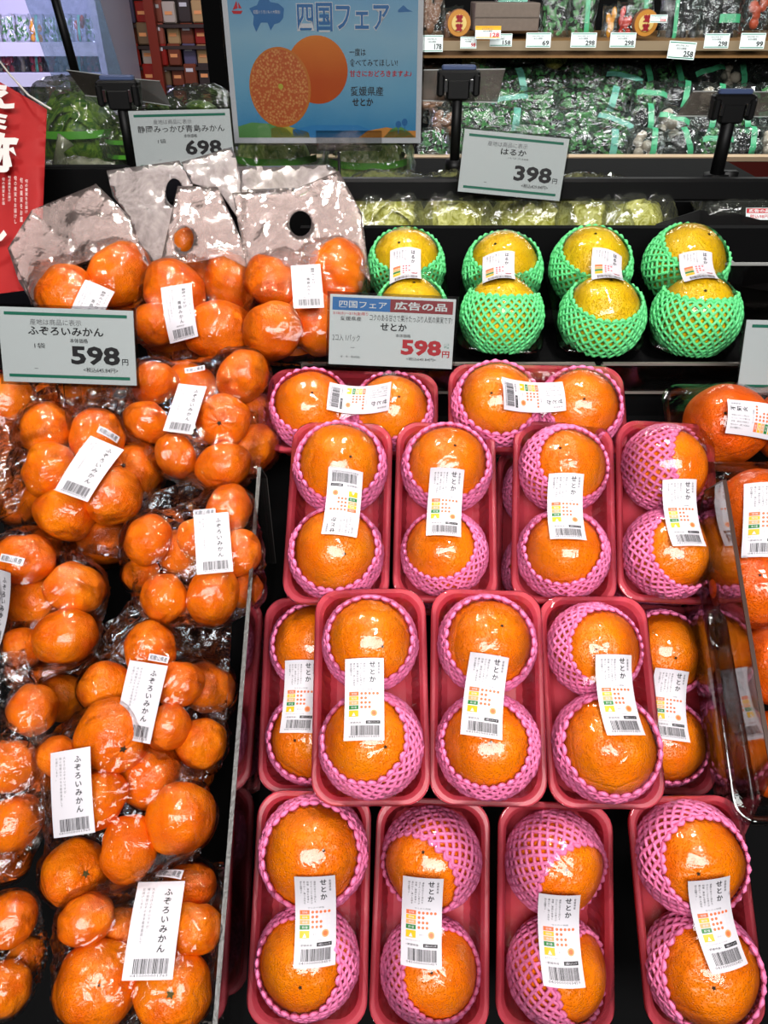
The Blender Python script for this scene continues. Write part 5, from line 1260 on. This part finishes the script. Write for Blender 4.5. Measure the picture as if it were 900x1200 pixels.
r = empty('cardboard_box', P(593, 36, 3.05)); tag(r, 'grey-brown cardboard box on the upper shelf behind price tags', 'box'); mb = MB(); mb.box((0, .1, .045), (.255, .2, .095), bev=.003); mb.build('carton', plain('grey_cardboard', rgb(122, 108, 98), .6, var=.3), r)
mb = MB(); mb.box((0, -.0015, .045), (.255, .001, .003)); mb.build('tape_line', plain('box_tape', rgb(90, 80, 72), .5), r)
# price tags along the rail
TAGS = [(507, 51, 24, 17, '178', 'ink', 0, 'leftmost small price tag on the case rail'), (549, 50, 19, 12, '98', 'red', 0, 'small pinkish price tag left of the yellow-topped one'), (572, 38, 30, 13, '128', 'red', 2, 'price tag with a yellow top standing above the rail'), (587, 47, 26, 13, '158', 'ink', 1, 'price tag partly behind the yellow-topped one'),
        (631, 47, 29, 15, '69', 'ink', 0, 'pale blue tag reading 69 on the case rail'), (684, 47, 30, 15, '298', 'ink', 0, 'tag reading 298 below the leafy bags, nearest the 69 tag'), (730, 47, 30, 15, '298', 'ink', 0, 'tag reading 298 directly under the tomatoes'), (799, 59, 32, 18, '258', 'ink', 0, 'tilted tag reading 258 hanging lower than the others'),
        (840, 48, 29, 15, '298', 'ink', 0, 'tag reading 298 under the dark aubergine bags'), (882, 48, 29, 16, '99', 'ink', 0, 'rightmost tag reading 99 on the case rail'), (772, 22, 20, 8, '358', 'red', 0, 'small white tag in front of the first aubergine bag')]
for i, (px, py, w, h_, t, col, ex, lab) in enumerate(TAGS):
    L = Layout(100, 100 * h_ / w); H = L.h; L.rect('stripes', 3, 3, 97, 6, 'green' if ex != 2 else 'c_ye', seg=300)
    if ex == 2: L.rect('stripes', 0, 0, 100, 14, 'c_ye', seg=300)
    L.rect('stripes', 3, H - 6, 97, H - 3, 'green' if ex != 2 else 'c_ye', seg=300)
    L.text('price', t, 58 if len(t) > 2 else 66, H * .52, 94, H * .86, col, off=.03); L.text('lettering', '産地は売場に表示', 25, H * .18, 72, H * .30, 'inkgrey', res=1); L.text('lettering', '本日の野菜', 30, H * .34, 66, H * .47, 'ink', off=.02)
    price_card(L, px, py, w, h_, 2.86 - (.03 if ex == 2 else 0) + (.01 if ex == 1 else 0), .06 if i == 7 else 0, lab, lean=10, sleeve=False, name='price_tag')

# ------------------------------------------------------------------ purple-lit chiller and the snack aisle at the back left
ch = empty('chiller', (-1.95, 4.2, 0)); tag(ch, 'white multi-shelf chiller under purple light at the left', 'chiller')
M['chw'] = plain('chiller_white', rgb(190, 190, 214), .4); M['strip'] = plain('price_strip', rgb(206, 206, 222), .4)
def W2(px, py, z): p = P(px, py, z); return p
zc = 3.6
def hpart(name, c, s, mat, bev=0): mb = MB(); mb.box(Vector(c) - Vector((-1.95, 4.2, 0)), s, bev=bev); return mb.build(name, mat, ch)
xl, xr = P(-60, 60, zc).x, P(118, 60, zc).x
ya = P(60, 60, zc).y
hpart('back_panel', ((xl + xr) / 2, ya + .55, 1.3), (xr - xl, .04, 2.2), M['chw']); hpart('side_panel', (xr, ya + .28, 1.3), (.03, .56, 2.2), M['chw']); 
rows = [(52, 1), (88, 2), (124, 3)]
for py, k in rows:
    p = P(60, py, zc); hpart('shelf', ((xl + xr) / 2, p.y + .27, p.z - .01), (xr - xl - .04, .5, .02), M['chw']); hpart('price_strip', ((xl + xr) / 2, p.y + .0, p.z - .02), (xr - xl - .04, .01, .055), M['strip'])
COLS = {1: ['spinach', 'carrot', 'spinach', 'spinach', 'yel', 'spinach'], 2: ['radish', 'root', 'red', 'radish', 'root', 'radish'], 3: ['root', 'red', 'radish', 'red', 'radish', 'root']}
q = 0
for py, k in rows:
    for i in range(8):
        px = -6 + i * 16.5; cont = COLS[k][(i + k) % 6]
        goods('chilled_pack', px, py - 17, 19, 26, zc + .12, cont, 't0' if i % 3 == 0 else None, f'small wrapped vegetable pack on the {("top", "middle", "lower")[k - 1]} chiller shelf, {CW[i] if i < 7 else "last"} from the left', 'vegetable pack', 'packs in the chiller', q, lean=1.2); q += 1
mb = MB(); mb.box((0, 0, 0), (.30, .008, .36)); o = mb.build('glass_panel', film('chiller_glass', tint=(.85, .9, .95, 1), f0=.12, bump=.1, scale=6, rough=.15, white=.25, wcol=rgb(150, 190, 210))); o.location = P(88, 45, 3.35); o.rotation_euler = (0, math.radians(-8), .2); tag(o, 'glass end panel of the chiller with painted teal reflection by the snack shelf', 'glass panel')  # teal reflection is painted into the glass colour
# snack aisle
sn = empty('snack_shelf', P(190, 130, 4.3) * 1.0); sn.location.z = 0; tag(sn, 'dark shelving full of small packets behind the left cards', 'shelving')
s0 = sn.location.copy(); xa, xb = P(112, 60, 4.3).x, P(268, 60, 4.3).x; ys = s0.y
def spart(name, c, s, mat): mb = MB(); mb.box(Vector(c) - s0, s); return mb.build(name, mat, sn)
M['redpost'] = plain('red_brown_post', rgb(130, 40, 20), .4); M['shelfdark'] = plain('dark_shelf', rgb(50, 34, 30), .6)
spart('back_panel', ((xa + xb) / 2, ys + .5, 1.2), (xb - xa, .03, 2.4), M['shelfdark'])
for x in (xa + .02, (xa + xb) / 2 + .02): spart('post', (x, ys - .02, 1.2), (.05, .05, 2.4), M['redpost'])
PCOL = [rgb(150, 34, 26), rgb(184, 150, 104), rgb(190, 176, 164), rgb(120, 60, 40), rgb(156, 60, 40), rgb(90, 84, 110), rgb(120, 96, 70), rgb(150, 80, 64), rgb(60, 50, 48)]
PM = [plain('packet_colour', c, .35) for c in PCOL]
pk_m = []
for k, m in enumerate(PM):
    mb = MB(); mb.box((0, 0, 0), (1.6, 1.9, .5), bev=.12); pk_m.append(mb.mesh('packet_body', m, False))
wb = [MB().add([(-.5, -.2 + .5 * s, .29), (.4, -.2 + .5 * s, .29), (.4, .1 + .5 * s, .29), (-.5, .1 + .5 * s, .29)], [(0, 1, 2, 3)]).mesh('packet_label', M['c_lg' if s else 'c_pe']) for s in (0, 1)]
rnd = random.Random(9)
for r in range(6):
    p = P(190, 8 + r * 25, 4.3); zz = p.z; spart('shelf', ((xa + xb) / 2, ys + .2, zz - .075), (xb - xa, .42, .015), M['shelfdark'])
    for i in range(10):
        w = (xb - xa) / 10; x = xa + w * (i + .5); mi = rnd.randrange(len(PM)); root = empty('snack_packet', (x, ys + rnd.uniform(0, .05), zz - .066))
        tag(root, f'small snack packet on shelf {("one", "two", "three", "four", "five", "six")[r]} from the top, {(CW + ["eighth", "ninth", "tenth"])[i]} from the left', 'snack packet', 'packets on the snack shelves')
        h_ = rnd.uniform(.10, .118); b = link('packet_body', pk_m[mi], root); ml = Matrix.Translation((0, 0, h_ / 2)) @ Matrix.Rotation(math.pi / 2, 4, 'X') @ Matrix.Diagonal((w * .58, h_ / 2, .06, 1)); b.matrix_local = ml
        b2 = link('packet_label', wb[i % 2], root); b2.matrix_local = ml
# dark column left of the poster
mb = MB(); a = P(262, 60, 2.4); mb.box((0, 0, 0), (.09, .09, 3.0)); o = mb.build('column', M['blackmat']); o.location = (a.x, a.y, 1.5); tag(o, kind='structure')
# added black board standing in for the dark void left of the frosted bags
mb = MB(); mb.box((0, 0, 0), (.16, .02, .16), bev=.003); o = mb.build('side_board', M['blackmat']); o.location = P(100, 262, 1.14); tag(o, 'added black board filling the dark void left of the frosted bags', 'board')
